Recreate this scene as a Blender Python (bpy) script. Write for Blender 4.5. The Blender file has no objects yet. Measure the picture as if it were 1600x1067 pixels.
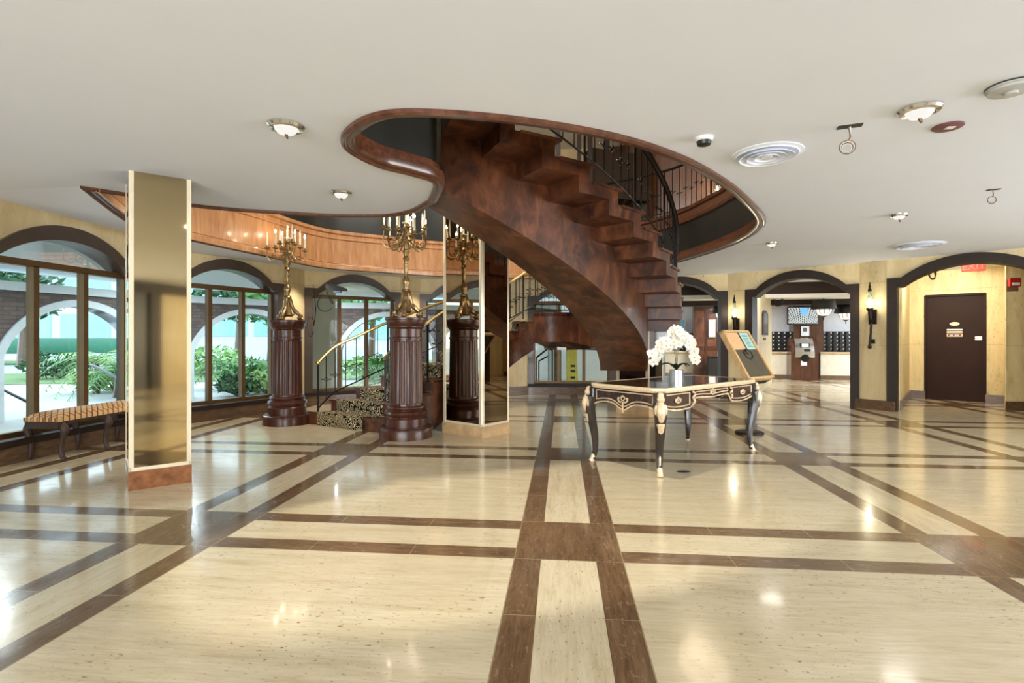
import bpy, bmesh, math, random
from mathutils import Vector, Matrix, noise
random.seed(7)
sc = bpy.context.scene
col = sc.collection
PI = math.pi
# ------------------------------------------------------------------ survey helpers
FPX, HX, HY, EYE, HC = 825.0, 800.0, 528.0, 1.25, 2.62
TH = math.atan(77/825.0)
CT, ST = math.cos(TH), math.sin(TH)
def uv(u, d, z=None):
    x, y = u*CT - d*ST, d*CT + u*ST
    return Vector((x, y)) if z is None else Vector((x, y, z))
def at(px, d):                     # plan point seen in column px at depth d
    return uv((px-HX)/FPX*d, d)
def onz(px, py, z):                # point at height z seen at (px, py)
    d = FPX*(EYE-z)/(py-HY)
    return at(px, d)
# ------------------------------------------------------------------ mesh helper
def sgn(a): return -1 if a < 0 else 1
class MB:
    def __init__(s): s.bm = bmesh.new()
    def v(s, p): return s.bm.verts.new(p)
    def face(s, pts):
        try: return s.bm.faces.new([s.bm.verts.new(p) for p in pts])
        except ValueError: return None
    def grid(s, rows, closed_u=False, closed_v=False, caps=False):
        g = [[s.bm.verts.new(p) for p in r] for r in rows]
        n, m = len(g), len(g[0])
        for i in range(n if closed_u else n-1):
            for j in range(m if closed_v else m-1):
                a, b, c_, d = g[i][j], g[(i+1) % n][j], g[(i+1) % n][(j+1) % m], g[i][(j+1) % m]
                try: s.bm.faces.new((a, b, c_, d))
                except ValueError: pass
        if caps:
            for r in (g[0][::-1], g[-1]):
                try: s.bm.faces.new(r)
                except ValueError: pass
        return s
    def box(s, x0, x1, y0, y1, z0, z1, bev=0, M=None, seg=1):
        b = bmesh.new()
        vs = [b.verts.new((x, y, z)) for x in (x0, x1) for y in (y0, y1) for z in (z0, z1)]
        for f in ((0,1,3,2),(4,6,7,5),(0,4,5,1),(2,3,7,6),(0,2,6,4),(1,5,7,3)):
            b.faces.new([vs[i] for i in f])
        if bev: bmesh.ops.bevel(b, geom=b.edges[:], offset=bev, segments=seg, affect='EDGES', profile=.5)
        if M is not None: bmesh.ops.transform(b, matrix=M, verts=b.verts[:])
        me = bpy.data.meshes.new('t'); b.to_mesh(me); s.bm.from_mesh(me); b.free(); bpy.data.meshes.remove(me)
        return s
    def bar(s, a, b, w, t=None):    # square bar between two points
        a, b = Vector(a), Vector(b); t = t or w
        d = b-a; L = d.length
        q = d.to_track_quat('Z', 'Y').to_matrix().to_4x4(); q.translation = a
        return s.box(-w/2, w/2, -t/2, t/2, 0, L, M=q)
    def prism(s, poly, z0, z1, M=None):   # xy polygon extruded
        lo = [Vector((p[0], p[1], z0)) for p in poly]; hi = [Vector((p[0], p[1], z1)) for p in poly]
        if M is not None: lo = [M @ p for p in lo]; hi = [M @ p for p in hi]
        a = [s.v(p) for p in lo]; b = [s.v(p) for p in hi]; n = len(a)
        s.bm.faces.new(a[::-1]); s.bm.faces.new(b)
        for i in range(n): s.bm.faces.new((a[i], a[(i+1) % n], b[(i+1) % n], b[i]))
        return s
    def lathe(s, prof, seg=24, c=(0,0,0), M=None, flute=None):
        rows = []
        for r, z in prof:
            row = []
            for i in range(seg):
                a = 2*PI*i/seg
                rr = max(r, 1e-4)
                if flute and flute[0] < z < flute[1]: rr = r*(1-flute[2]*(i % 2))
                p = Vector((rr*math.cos(a), rr*math.sin(a), z))
                if M is not None: p = M @ p
                row.append(p+Vector(c))
            rows.append(row)
        return s.grid(rows, closed_v=True, caps=True)
    def tube(s, pts, r, seg=8, closed=False):
        pts = [Vector(p) for p in pts]; n = len(pts)
        R = r if isinstance(r, (list, tuple)) else [r]*n
        rows = []; up = None
        for i, p in enumerate(pts):
            if closed: t = pts[(i+1) % n]-pts[i-1]
            else: t = pts[min(i+1, n-1)]-pts[max(i-1, 0)]
            t = t.normalized() if t.length > 1e-9 else Vector((0,0,1))
            if up is None:
                up = t.orthogonal().normalized()
            else:
                up = up-t*up.dot(t)
                up = up.normalized() if up.length > 1e-6 else t.orthogonal().normalized()
            b = t.cross(up)
            rows.append([p+(up*math.cos(2*PI*k/seg)+b*math.sin(2*PI*k/seg))*R[i] for k in range(seg)])
        return s.grid(rows, closed_u=closed, closed_v=True, caps=not closed)
    def sphere(s, c, r, seg=12, sc_=(1,1,1)):
        n = seg//2+1
        return s.lathe([(r*math.sin(PI*i/n), -r*math.cos(PI*i/n)) for i in range(n+1)], seg,
                       M=Matrix.Translation(Vector(c)) @ Matrix.Diagonal((*sc_, 1)))
    def build(s, name, mat, parent=None, loc=None, smooth=False, rot=None, angle=35, merge=False, kind=None):
        if merge: bmesh.ops.remove_doubles(s.bm, verts=s.bm.verts[:], dist=1e-5)
        bmesh.ops.recalc_face_normals(s.bm, faces=s.bm.faces[:])
        me = bpy.data.meshes.new(name)
        if smooth:
            ca = math.radians(angle)
            for f in s.bm.faces: f.smooth = True
            for e in s.bm.edges:
                if len(e.link_faces) == 2 and e.calc_face_angle(0) > ca: e.smooth = False
        s.bm.to_mesh(me); s.bm.free()
        for m in (mat if isinstance(mat, (list, tuple)) else [mat]): me.materials.append(m)
        o = bpy.data.objects.new(name, me); col.objects.link(o)
        if parent is not None: o.parent = parent
        if loc is not None: o.location = loc
        if rot is not None: o.rotation_euler = rot
        if kind: o['kind'] = kind
        return o
def tag(o, label, cat, group=None, kind='thing'):
    o['label'] = label; o['category'] = cat; o['kind'] = kind
    if group: o['group'] = group
    return o
def thing(name, label, cat, loc=(0,0,0), rotz=0, group=None, rot=None):
    o = bpy.data.objects.new(name, None); col.objects.link(o)
    o.empty_display_size = .1
    o.location = loc; o.rotation_euler = rot or (0, 0, rotz)
    return tag(o, label, cat, group)
def struct(o):
    o['kind'] = 'structure'; return o
def copy_tree(o, parent=None):
    c = o.copy(); col.objects.link(c)
    if parent is not None: c.parent = parent
    for ch in [k for k in o.children]: copy_tree(ch, c)
    return c
def catmull(P, n=8, closed=False):
    P = [Vector(p) for p in P]; out = []; N = len(P)
    for i in range(N if closed else N-1):
        if closed: a, b, c_, d = P[i-1], P[i], P[(i+1) % N], P[(i+2) % N]
        else: a, b, c_, d = P[max(i-1, 0)], P[i], P[i+1], P[min(i+2, N-1)]
        for k in range(n):
            t = k/n
            out.append(.5*((2*b)+(c_-a)*t+(2*a-5*b+4*c_-d)*t*t+(3*b-a-3*c_+d)*t**3))
    if not closed: out.append(P[-1])
    return out
def V3(p, z): return Vector((p[0], p[1], z))
# ------------------------------------------------------------------ materials
def lin(c): c /= 255.; return c/12.92 if c <= .04045 else ((c+.055)/1.055)**2.4
def rgb(r, g, b): return (lin(r), lin(g), lin(b), 1)
class NT:
    def __init__(s, name):
        s.m = bpy.data.materials.new(name); s.m.use_nodes = True
        s.t = s.m.node_tree; s.b = s.t.nodes['Principled BSDF']; s.out = s.t.nodes['Material Output']
    def n(s, typ, **kw):
        x = s.t.nodes.new(typ)
        for k, v in kw.items(): setattr(x, k, v)
        return x
    def l(s, a, b): s.t.links.new(a, b)
    def math(s, op, a, b=None, c=None):
        x = s.n('ShaderNodeMath', operation=op)
        for i, q in enumerate((a, b, c)):
            if q is None: continue
            if isinstance(q, (int, float)): x.inputs[i].default_value = q
            else: s.l(q, x.inputs[i])
        return x.outputs[0]
    def mix(s, f, a, b, blend='MIX'):
        x = s.n('ShaderNodeMix', data_type='RGBA', blend_type=blend)
        for i, q in ((0, f), (6, a), (7, b)):
            if isinstance(q, (int, float)): x.inputs[i].default_value = q
            elif isinstance(q, tuple): x.inputs[i].default_value = q
            else: s.l(q, x.inputs[i])
        return x.outputs[2]
    def coord(s, scale=(1,1,1), which='Object', rot=(0,0,0)):
        tc = s.n('ShaderNodeTexCoord'); mp = s.n('ShaderNodeMapping')
        mp.inputs['Scale'].default_value = scale; mp.inputs['Rotation'].default_value = rot
        s.l(tc.outputs[which], mp.inputs[0]); return mp.outputs[0]
    def noise(s, vec, scale=5, detail=4, rough=.55, dist=0):
        x = s.n('ShaderNodeTexNoise'); s.l(vec, x.inputs['Vector'])
        x.inputs['Scale'].default_value = scale; x.inputs['Detail'].default_value = detail
        x.inputs['Roughness'].default_value = rough; x.inputs['Distortion'].default_value = dist
        return x.outputs[0]
    def ramp(s, fac, stops):
        x = s.n('ShaderNodeValToRGB'); s.l(fac, x.inputs[0]); e = x.color_ramp.elements
        e[0].position, e[0].color = stops[0]; e[1].position, e[1].color = stops[-1]
        for p, c in stops[1:-1]:
            k = e.new(p); k.color = c
        return x.outputs[0]
    def bump(s, h, strength=.1, dist=.01):
        x = s.n('ShaderNodeBump'); x.inputs['Strength'].default_value = strength; x.inputs['Distance'].default_value = dist
        s.l(h, x.inputs['Height']); s.l(x.outputs[0], s.b.inputs['Normal'])
    def set(s, base=None, rough=None, metal=None, spec=None, coat=None, emis=None, es=None):
        for key, q in (('Base Color', base), ('Roughness', rough), ('Metallic', metal), ('Specular IOR Level', spec), ('Coat Weight', coat), ('Emission Color', emis), ('Emission Strength', es)):
            if q is None: continue
            if isinstance(q, (int, float, tuple)): s.b.inputs[key].default_value = q
            else: s.l(q, s.b.inputs[key])
        return s.m
def plain(name, c, rough=.5, metal=0, var=.12, scale=8, spec=.5, coat=0, stretch=(1,1,1), bump=0):
    k = NT(name); v = k.noise(k.coord(stretch), scale, 4)
    dark = tuple(x*(1-var) for x in c[:3])+(1,); lite = tuple(min(1, x*(1+var)) for x in c[:3])+(1,)
    k.set(k.ramp(v, [(.3, dark), (.7, lite)]), rough, metal, spec, coat)
    if bump: k.bump(v, bump)
    return k.m
def wood(name, c0, c1, c2, rough=.25, scale=3, stretch=(1,1,.12), coat=.3, blotch=.0, rot=(0,0,0), spec=.5):
    k = NT(name); co = k.coord(stretch, rot=rot)
    g = k.noise(co, scale*6, 6, .6, .6)
    base = k.ramp(g, [(.25, c0), (.5, c1), (.78, c2)])
    if blotch:
        b = k.noise(k.coord(), 2.2, 5, .6, .8)
        base = k.mix(k.math('MULTIPLY', k.ramp(b, [(.35, (0,0,0,1)), (.72, (1,1,1,1))]), blotch), base, c2)
    k.set(base, rough, 0, spec, coat); k.b.inputs['Coat Roughness'].default_value = .12
    return k.m
def emit(name, c, s):
    k = NT(name); k.set((0,0,0,1), .5, emis=c, es=s); return k.m
def floor_mat():
    k = NT('travertine_floor')
    tc = k.n('ShaderNodeTexCoord'); sp = k.n('ShaderNodeSeparateXYZ'); k.l(tc.outputs['Object'], sp.inputs[0])
    X, Y = sp.outputs[0], sp.outputs[1]
    P = 2.44
    def cell(q, c0):
        return k.math('ABSOLUTE', k.math('SUBTRACT', k.math('FLOORED_MODULO', k.math('ADD', q, -c0+P/2+P*10), P), P/2))
    u, v = cell(X, .04), cell(Y, 3.29)
    iu, iv = k.math('LESS_THAN', u, .308), k.math('LESS_THAN', v, .308)
    ou, ov = k.math('GREATER_THAN', u, .154), k.math('GREATER_THAN', v, .154)
    both = k.math('MULTIPLY', iu, iv)
    brown = k.math('MINIMUM', 1, k.math('ADD', both, k.math('ADD', k.math('MULTIPLY', iu, ou), k.math('MULTIPLY', iv, ov))))
    # per slab tone
    fl = k.n('ShaderNodeCombineXYZ')
    k.l(k.math('FLOOR', k.math('DIVIDE', k.math('ADD', X, .98), .61)), fl.inputs[0])
    k.l(k.math('FLOOR', k.math('DIVIDE', k.math('ADD', Y, .065), .61)), fl.inputs[1])
    k.l(brown, fl.inputs[2])
    wn = k.n('ShaderNodeTexWhiteNoise'); k.l(fl.outputs[0], wn.inputs[0]); tone = wn.outputs[0]
    sx = k.coord((.55, 5, 1)); sy = k.coord((5, .55, 1))
    vecmix = k.n('ShaderNodeMix', data_type='VECTOR'); k.l(k.math('MAXIMUM', iu, 0), vecmix.inputs[0]); k.l(sx, vecmix.inputs[4]); k.l(sy, vecmix.inputs[5])
    vv = vecmix.outputs[1]
    st = k.noise(vv, 3.2, 8, .62, .5)
    st2 = k.noise(vv, 13, 4, .7, .2)
    cream = k.ramp(st, [(.25, rgb(184,167,134)), (.45, rgb(204,190,160)), (.75, rgb(220,208,182))])
    cream = k.mix(.22, cream, k.ramp(st2, [(.3, rgb(150,130,92)), (.6, rgb(226,212,178))]))
    pv = k.n('ShaderNodeMix', data_type='VECTOR'); k.l(iu, pv.inputs[0]); k.l(k.coord((1, 2.6, 1)), pv.inputs[4]); k.l(k.coord((2.6, 1, 1)), pv.inputs[5])
    pit = k.noise(pv.outputs[1], 30, 3, .55, .4); pm = k.ramp(pit, [(.635, (0,0,0,1)), (.675, (1,1,1,1))])
    cl = k.ramp(k.noise(k.coord(), 1.6, 4), [(.40, (.12,.12,.12,1)), (.60, (1,1,1,1))])
    pm = k.math('MULTIPLY', pm, k.math('MULTIPLY', cl, .85))
    cream = k.mix(pm, cream, rgb(92,70,45))
    cream = k.mix(k.math('MULTIPLY', tone, .22), cream, rgb(184,164,124))
    br = k.ramp(st, [(.25, rgb(84,62,42)), (.5, rgb(112,86,60)), (.78, rgb(146,118,88))])
    br = k.mix(.35, br, k.ramp(st2, [(.35, rgb(70,50,34)), (.7, rgb(150,124,94))]))
    br = k.mix(k.math('MULTIPLY', k.ramp(k.noise(pv.outputs[1], 16, 5, .65, .8), [(.58, (0,0,0,1)), (.66, (1,1,1,1))]), .5), br, rgb(176,148,116))
    br = k.mix(k.math('MULTIPLY', tone, .45), br, rgb(84,62,42))
    base = k.mix(brown, cream, br)
    # fine joints every 0.61 m
    def joint(q, c0):
        return k.math('LESS_THAN', k.math('ABSOLUTE', k.math('SUBTRACT', k.math('FLOORED_MODULO', k.math('ADD', q, -c0+.305+6.1), .61), .305)), .0022)
    j = k.math('MAXIMUM', joint(X, .345), joint(Y, 2.985))
    base = k.mix(k.math('MULTIPLY', j, .45), base, rgb(196,178,140))
    rn = k.noise(k.coord((2,2,1)), 2.5, 4)
    k.set(base, k.ramp(rn, [(.3, (.12,.12,.12,1)), (.7, (.24,.24,.24,1))]), 0, .55)
    k.b.inputs['Coat Weight'].default_value = .22; k.b.inputs['Coat Roughness'].default_value = .06
    return k.m
def wall_mat(name='travertine_wall', a=rgb(200,178,134), b=rgb(215,195,152), c=rgb(228,212,174), which='Object', grey=0):
    k = NT(name)
    vv = k.coord((2.6, 2.6, .7), which)
    st = k.noise(vv, 2.0, 8, .68, .8)
    base = k.ramp(st, [(.25, a), (.5, b), (.78, c)])
    pit = k.noise(k.coord((3, 3, .9), which), 16, 2, .5); pm = k.ramp(pit, [(.66, (0,0,0,1)), (.70, (1,1,1,1))])
    cl = k.ramp(k.noise(k.coord(), .9, 3), [(.38, (0,0,0,1)), (.65, (1,1,1,1))])
    base = k.mix(k.math('MULTIPLY', pm, k.math('MULTIPLY', cl, .7)), base, rgb(90,70,44))
    sz = k.n('ShaderNodeSeparateXYZ'); tcz = k.n('ShaderNodeTexCoord'); k.l(tcz.outputs['Object'], sz.inputs[0])
    jz = k.math('LESS_THAN', k.math('ABSOLUTE', k.math('SUBTRACT', k.math('FLOORED_MODULO', sz.outputs[2], 1.1), .02)), .0035)
    base = k.mix(k.math('MULTIPLY', jz, .5), base, rgb(120,98,60))
    k.set(base, .42, 0, .35)
    return k.m
def carpet_mat():
    k = NT('black_scroll_carpet'); co = k.coord((1,1,1))
    vo = k.n('ShaderNodeTexVoronoi', feature='SMOOTH_F1'); vo.inputs['Scale'].default_value = 15; k.l(co, vo.inputs['Vector'])
    w = k.math('SINE', k.math('ADD', k.math('MULTIPLY', vo.outputs['Distance'], 42), k.math('MULTIPLY', k.noise(co, 8, 3), 6)))
    f = k.ramp(w, [(.45, rgb(22,18,16)), (.55, rgb(205,188,150))])
    k.set(f, .95, 0, .1); k.bump(k.noise(co, 200, 2), .3)
    return k.m
def brick_mat():
    k = NT('grey_brick'); tc = k.n('ShaderNodeTexCoord'); sp = k.n('ShaderNodeSeparateXYZ'); k.l(tc.outputs['Object'], sp.inputs[0])
    cb = k.n('ShaderNodeCombineXYZ'); k.l(k.math('ADD', sp.outputs[0], sp.outputs[1]), cb.inputs[0]); k.l(sp.outputs[2], cb.inputs[1])
    b = k.n('ShaderNodeTexBrick'); k.l(cb.outputs[0], b.inputs['Vector'])
    b.inputs['Scale'].default_value = 1; b.inputs['Brick Width'].default_value = .22; b.inputs['Row Height'].default_value = .07; b.inputs['Mortar Size'].default_value = .006
    b.inputs['Color1'].default_value = rgb(96,84,84); b.inputs['Color2'].default_value = rgb(122,104,98); b.inputs['Mortar'].default_value = rgb(84,78,80)
    k.set(b.outputs[0], .85); return k.m
def leather_mat():
    k = NT('table_leather'); k.set(rgb(34,28,25), .10, 0, .6, .5); return k.m
def mirror_mat(name, c, rough=.03, mixin=.0):
    k = NT(name); v = k.noise(k.coord(), 1.5, 3)
    k.set(k.ramp(v, [(.3, tuple(x*.93 for x in c[:3])+(1,)), (.7, c)]), rough, 1); return k.m
def glass_mat():
    k = NT('window_glass')
    tr = k.n('ShaderNodeBsdfTransparent'); tr.inputs[0].default_value = (.80,.90,.90,1)
    gl = k.n('ShaderNodeBsdfGlossy'); gl.inputs['Roughness'].default_value = .02; gl.inputs[0].default_value = (.9,.95,1,1)
    fr = k.n('ShaderNodeFresnel'); fr.inputs[0].default_value = 1.45
    mx = k.n('ShaderNodeMixShader'); k.l(k.math('MULTIPLY', fr.outputs[0], .45), mx.inputs[0]); k.l(tr.outputs[0], mx.inputs[1]); k.l(gl.outputs[0], mx.inputs[2])
    k.l(mx.outputs[0], k.out.inputs[0]); return k.m
M = {}
M['floor'] = floor_mat()
M['trav'] = wall_mat()
M['ceil'] = plain('white_ceiling_paint', rgb(226,232,245), .8, var=.012, scale=1.5, spec=.2)
M['white'] = plain('white_paint', rgb(224,224,224), .6, var=.03)
M['mahog'] = wood('mahogany', rgb(40,22,15), rgb(70,38,25), rgb(100,58,38), .25, 3, coat=.4)
M['stair'] = wood('stair_veneer', rgb(28,15,10), rgb(54,29,20), rgb(132,80,50), .42, 1.0, (1,1,.5), .04, .6, spec=.35)
M['pedwood'] = wood('pedestal_mahogany', rgb(40,19,13), rgb(68,35,25), rgb(98,56,40), .28, 4, (1,1,.08), .08, spec=.35)
M['rim'] = wood('rim_mahogany', rgb(56,31,20), rgb(86,50,33), rgb(118,74,50), .3, 3, (1,1,1), .4)
M['band'] = wood('honey_panelling', rgb(158,108,68), rgb(188,136,90), rgb(212,166,120), .35, 2, (1,1,.15), .3)
M['uppanel'] = wood('upper_panelling', rgb(60,36,24), rgb(92,58,38), rgb(122,82,56), .45, 2, (4,4,.1), .1)
M['darkframe'] = plain('dark_window_surround', rgb(72,60,52), .35, var=.12, scale=6, coat=.2)
M['espresso'] = plain('espresso_trim', rgb(40,28,22), .5, var=.15, scale=5, spec=.3)
M['bronze'] = plain('bronze_mullion', rgb(104,80,50), .4, .6, var=.1)
M['black'] = plain('black_paint', rgb(26,25,24), .4, var=.12)
M['fascia'] = plain('black_fascia', rgb(34,36,34), .35, var=.15, scale=2)
M['iron'] = plain('black_iron', rgb(24,22,22), .35, .5, var=.1)
M['gold'] = plain('brass_rail', rgb(196,168,110), .3, .85, var=.1)
M['goldd'] = plain('gilt_bronze', rgb(150,126,88), .35, .9, var=.3, scale=30)
M['ormolu'] = plain('ormolu_mount', rgb(224,200,166), .42, .35, var=.15, scale=60)
M['chrome'] = plain('chrome', rgb(220,220,220), .12, 1, var=.05)
M['silver'] = plain('silver', rgb(190,190,190), .25, .9, var=.15, scale=40)
M['mirA'] = mirror_mat('gold_mirror', (.56,.45,.26,1), .05)
M['mirB'] = mirror_mat('smoke_mirror', (.46,.38,.29,1), .02)
M['edge'] = plain('pale_metal_edge', rgb(228,216,190), .3, .25, var=.06)
M['marble'] = plain('rose_brown_marble', rgb(128,82,52), .2, var=.4, scale=14, coat=.3)
M['marblel'] = plain('pale_cream_marble', rgb(196,164,122), .2, var=.2, scale=8, coat=.3)
M['basebrown'] = plain('brown_stone_base', rgb(96,72,52), .25, var=.3, scale=8, stretch=(1,1,4), coat=.2)
M['tablewood'] = wood('dark_table_veneer', rgb(34,22,20), rgb(52,32,28), rgb(74,46,38), .22, 4, (1,1,.3), .4)
M['legwood'] = plain('ebonised_wood', rgb(38,28,25), .25, var=.15, coat=.4)
M['glass'] = glass_mat()
M['carpet'] = carpet_mat()
M['brick'] = brick_mat()
M['leather'] = leather_mat()
# ------------------------------------------------------------------ plan of the apse walls (left to right seen from inside)
def frame_M(L, R, y0=0):
    L, R = Vector(L), Vector(R); d = (R-L).normalized(); n = Vector((-d.y, d.x))
    mid = (L+R)/2+n*y0
    return mid, math.atan2(d.y, d.x), (R-L).length
def PM(mid, ang):  # maps (x along, z up, t outward) -> world
    d = Vector((math.cos(ang), math.sin(ang), 0)); n = Vector((-d.y, d.x, 0))
    m = Matrix((( d.x, 0, n.x, mid[0]), (d.y, 0, n.y, mid[1]), (0, 1, 0, 0), (0,0,0,1)))
    return m
LOCAL = Matrix(((1,0,0,0),(0,0,1,0),(0,1,0,0),(0,0,0,1)))
def arc(hw, zs, za, n=24):
    r = za-zs; Rr = (hw*hw+r*r)/(2*r); a = math.asin(min(1, hw/Rr))
    return [(Rr*math.sin(-a+2*a*i/n), za-Rr+Rr*math.cos(-a+2*a*i/n)) for i in range(n+1)]
def outlines(W, fw, zb, zs, za, sh, zsi, zai, shi):
    o = [(-W/2-fw, zb), (-W/2-fw, zs)] + arc(W/2+fw-sh, zs, za) + [(W/2+fw, zs), (W/2+fw, zb)]
    i = [(-W/2, zb), (-W/2, zsi)] + arc(W/2-shi, zsi, zai) + [(W/2, zsi), (W/2, zb)]
    return o, i
def ring(o, i, y0, y1):     # frame body between two outlines, from y0 (room side) to y1
    m = MB()
    m.grid([[Vector((x, y1, z)) for x, z in o], [Vector((x, y0, z)) for x, z in o], [Vector((x, y0, z)) for x, z in i], [Vector((x, y1, z)) for x, z in i]])
    return m
WALLZ = 2.72
SEG = dict(
    W0=((-5.45, 1.0), (-5.45, 2.76)), W1=((-5.45, 4.52), (-5.45, 6.28)), W2=((-5.50, 7.10), (-4.83, 8.586)), W3=((-4.62, 9.44), (-3.37, 10.43)),
    W4=((-2.84, 10.94), (-1.27, 11.33)), W5=((-.60, 11.64), (1.07, 11.80)))
FW = .13
wl = MB(); wb = MB()
edges = {}
WIN_NAMES = {}
for idx, (k, (L, R)) in enumerate(SEG.items()):
    mid, ang, W = frame_M(L, R)
    o, i = outlines(W, FW, .2, 2.18, 2.48, .24, 2.03, 2.32, .07)
    d = Vector((math.cos(ang), math.sin(ang)))
    eL, eR = mid-d*(W/2+FW), mid+d*(W/2+FW); edges[k] = (eL, eR)
    w = wl if k in ('W0', 'W1', 'W2', 'W3') else wb
    pm = PM(mid, ang)
    w.prism(o+[(W/2+FW, WALLZ), (-W/2-FW, WALLZ)], 0, .2, pm)
    w.prism([(-W/2-FW, 0), (W/2+FW, 0), (W/2+FW, .2), (-W/2-FW, .2)], 0, .2, pm)
    win = ring(o, i, -.035, .24).build('window_%d' % (idx+1), M['darkframe'], loc=(mid.x, mid.y, 0), rot=(0,0,ang), smooth=True, kind='structure')
    s = MB(); s.box(-W/2-FW, W/2+FW, -.06, .24, .17, .24, .006); s.build('window_sill', M['espresso'], win)
    s = MB(); s.box(-W/2, W/2, .1, .17, .24, .29); s.box(-W/2, -W/2+.035, .1, .17, .24, 2.03); s.box(W/2-.035, W/2, .1, .17, .24, 2.03); s.build('window_frame', M['bronze'], win)
    s = MB(); s.box(-W/2, W/2, .09, .18, 2.0, 2.07); s.build('transom', M['bronze'], win)
    for q in (-1, 1):
        s = MB(); s.box(q*W/6-.03, q*W/6+.03, .09, .18, .24, 2.01); s.build('mullion', M['bronze'], win)
    for q in (-1, 0, 1):
        s = MB(); s.face([(q*W/3-W/6, .14, .25), (q*W/3+W/6, .14, .25), (q*W/3+W/6, .14, 2.02), (q*W/3-W/6, .14, 2.02)]); s.build('pane', M['glass'], win)
    s = MB(); s.face([(x, .14, z) for x, z in arc(W/2-.07, 2.03, 2.32)]); s.build('arched_pane', M['glass'], win)
def pier(w, a, b, z0=0, z1=WALLZ, t=.2):
    mid, ang, W = frame_M(a, b)
    w.prism([(-W/2, z0), (W/2, z0), (W/2, z1), (-W/2, z1)], 0, t, PM(mid, ang))
pier(wl, (-5.45, -6.6), edges['W0'][0]); pier(wl, edges['W0'][1], edges['W1'][0])
pier(wl, edges['W1'][1], edges['W2'][0]); pier(wl, edges['W2'][1], edges['W3'][0])
pier(wb, edges['W3'][1], edges['W4'][0]); pier(wb, edges['W4'][1], edges['W5'][0])
# ---- right-hand arches
R1 = (Vector((1.54, 11.5)), Vector((3.42, 11.27))); R2 = (Vector((3.70, 11.05)), Vector((5.31, 9.98)))
r3d = Vector((math.cos(math.radians(-38)), math.sin(math.radians(-38))))
R3 = (Vector((5.57, 9.63)), Vector((5.57, 9.63))+r3d*2.19)
wr = MB()
trimn = 0
for k, (L, R) in dict(R1=R1, R2=R2, R3=R3).items():
    fw = .14
    mid, ang, WO = frame_M(L, R); W = WO-2*fw
    zs, za = (2.22, 2.54) if k != 'R3' else (2.27, 2.59)
    o, i = outlines(W, fw, 0, zs, za, .2, zs-.15, za-.15, .06)
    wr.prism(o+[(WO/2, WALLZ), (-WO/2, WALLZ)], 0, .25, PM(mid, ang))
    trimn += 1
    ring(o, i, -.04, .34).build('trim_%d' % trimn, M['espresso'], loc=(mid.x, mid.y, 0), rot=(0,0,ang), smooth=True, kind='structure')
pier(wb, edges['W5'][1], (1.54, 11.78)); pier(wr, (1.54, 11.78), R1[0]); pier(wr, R1[1], R2[0]); pier(wr, R2[1], R3[0])
pier(wr, R3[1], (9.6, 6.6)); pier(wr, (9.6, 6.6), (9.6, -3.2)); pier(wr, (9.6, 9.9), (9.6, 6.5))
struct(wl.build('wall_left', M['trav'])); struct(wb.build('wall_back', M['trav'])); struct(wr.build('wall_right', M['trav']))
wf = MB(); pier(wf, (9.6, -3.0), (3.0, -3.0)); pier(wf, (3.0, -3.0), (3.0, -6.4)); pier(wf, (3.2, -6.4), (-5.45, -6.4)); struct(wf.build('wall_front', M['trav']))
# ---- baseboards and trims
bb = MB()
for a, b in ((edges['W1'][1], edges['W2'][0]), edges['W2'], (edges['W2'][1], edges['W3'][0]), edges['W3'], (edges['W3'][1], edges['W4'][0]), edges['W4'], (edges['W4'][1], edges['W5'][0]), edges['W5'], ((-5.45, -6), edges['W1'][0]), edges['W1']):
    mid, ang, W = frame_M(a, b); bb.prism([(-W/2-.01, 0), (W/2+.01, 0), (W/2+.01, .19), (-W/2-.01, .19)], -.03, 0, PM(mid, ang))
struct(bb.build('baseboard_left', M['basebrown']))
bb = MB()
for a, b in ((R1[1], R2[0]), (R2[1], R3[0]), (R3[1], (9.6, 6.6)), (edges['W5'][1], (1.54, 11.78))):
    mid, ang, W = frame_M(a, b); e = .13 if a is R2[1] else .02
    bb.prism([(-W/2-e, 0), (W/2+e, 0), (W/2+e, .17), (-W/2-e, .17)], -.06, .03, PM(mid, ang))
struct(bb.build('baseboard_right', M['basebrown']))
# ------------------------------------------------------------------ floor
fl = MB(); fl.face([(-5.7, -6.6, 0), (12, -6.6, 0), (12, 19, 0), (-5.7, 19, 0)]); struct(fl.build('floor', M['floor']))
# ------------------------------------------------------------------ ceiling opening
far = [V3((-4.31, 4.367), 2.62)]
for px, py, z in ((160, 318, 2.57), (200, 345, 2.51), (250, 362, 2.5), (300, 374, 2.5), (400, 395.5, 2.5), (500, 416, 2.5), (600, 424, 2.5), (690, 430, 2.5)): far.append(V3(onz(px, py, z), z))
far += [Vector((-.8, 10.85, 2.5)), Vector((.8, 10.75, 2.52))]
for px, py in ((1050, 410), (1110, 393.5), (1150, 379), (1178, 365), (1192, 354), (1197, 344), (1193, 333), (1180, 318), (1150, 290), (1100, 258), (1050, 235), (980, 212), (900, 195), (800, 180), (700, 171), (620, 169.5), (570, 180), (541, 199), (532, 216), (545, 235), (590, 257), (640, 270), (676, 284)):
    far.append(V3(onz(px, py, 2.62), 2.62))
tip = V3(onz(668, 312, 2.62), 2.62)
left = [tip]
for px, py in ((640, 327), (600, 334), (520, 334), (450, 330), (370, 325), (300, 318), (210, 303)): left.append(V3(onz(px, py, 2.62), 2.62))
left.append(V3((-4.31, 4.367), 2.62))
segA = catmull(far+[tip], 6); segB = catmull(left, 6)
loop = segA[:-1]+segB[:-1]
NL = len(loop)
outer = [(-5.45, -6.4, HC), (3.0, -6.4, HC), (3.0, -3.0, HC), (9.6, -3.0, HC), (9.6, 6.6, HC), (9.6, 18.8, HC), (1.54, 18.8, HC), (1.54, 11.6, 2.56)]
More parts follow.
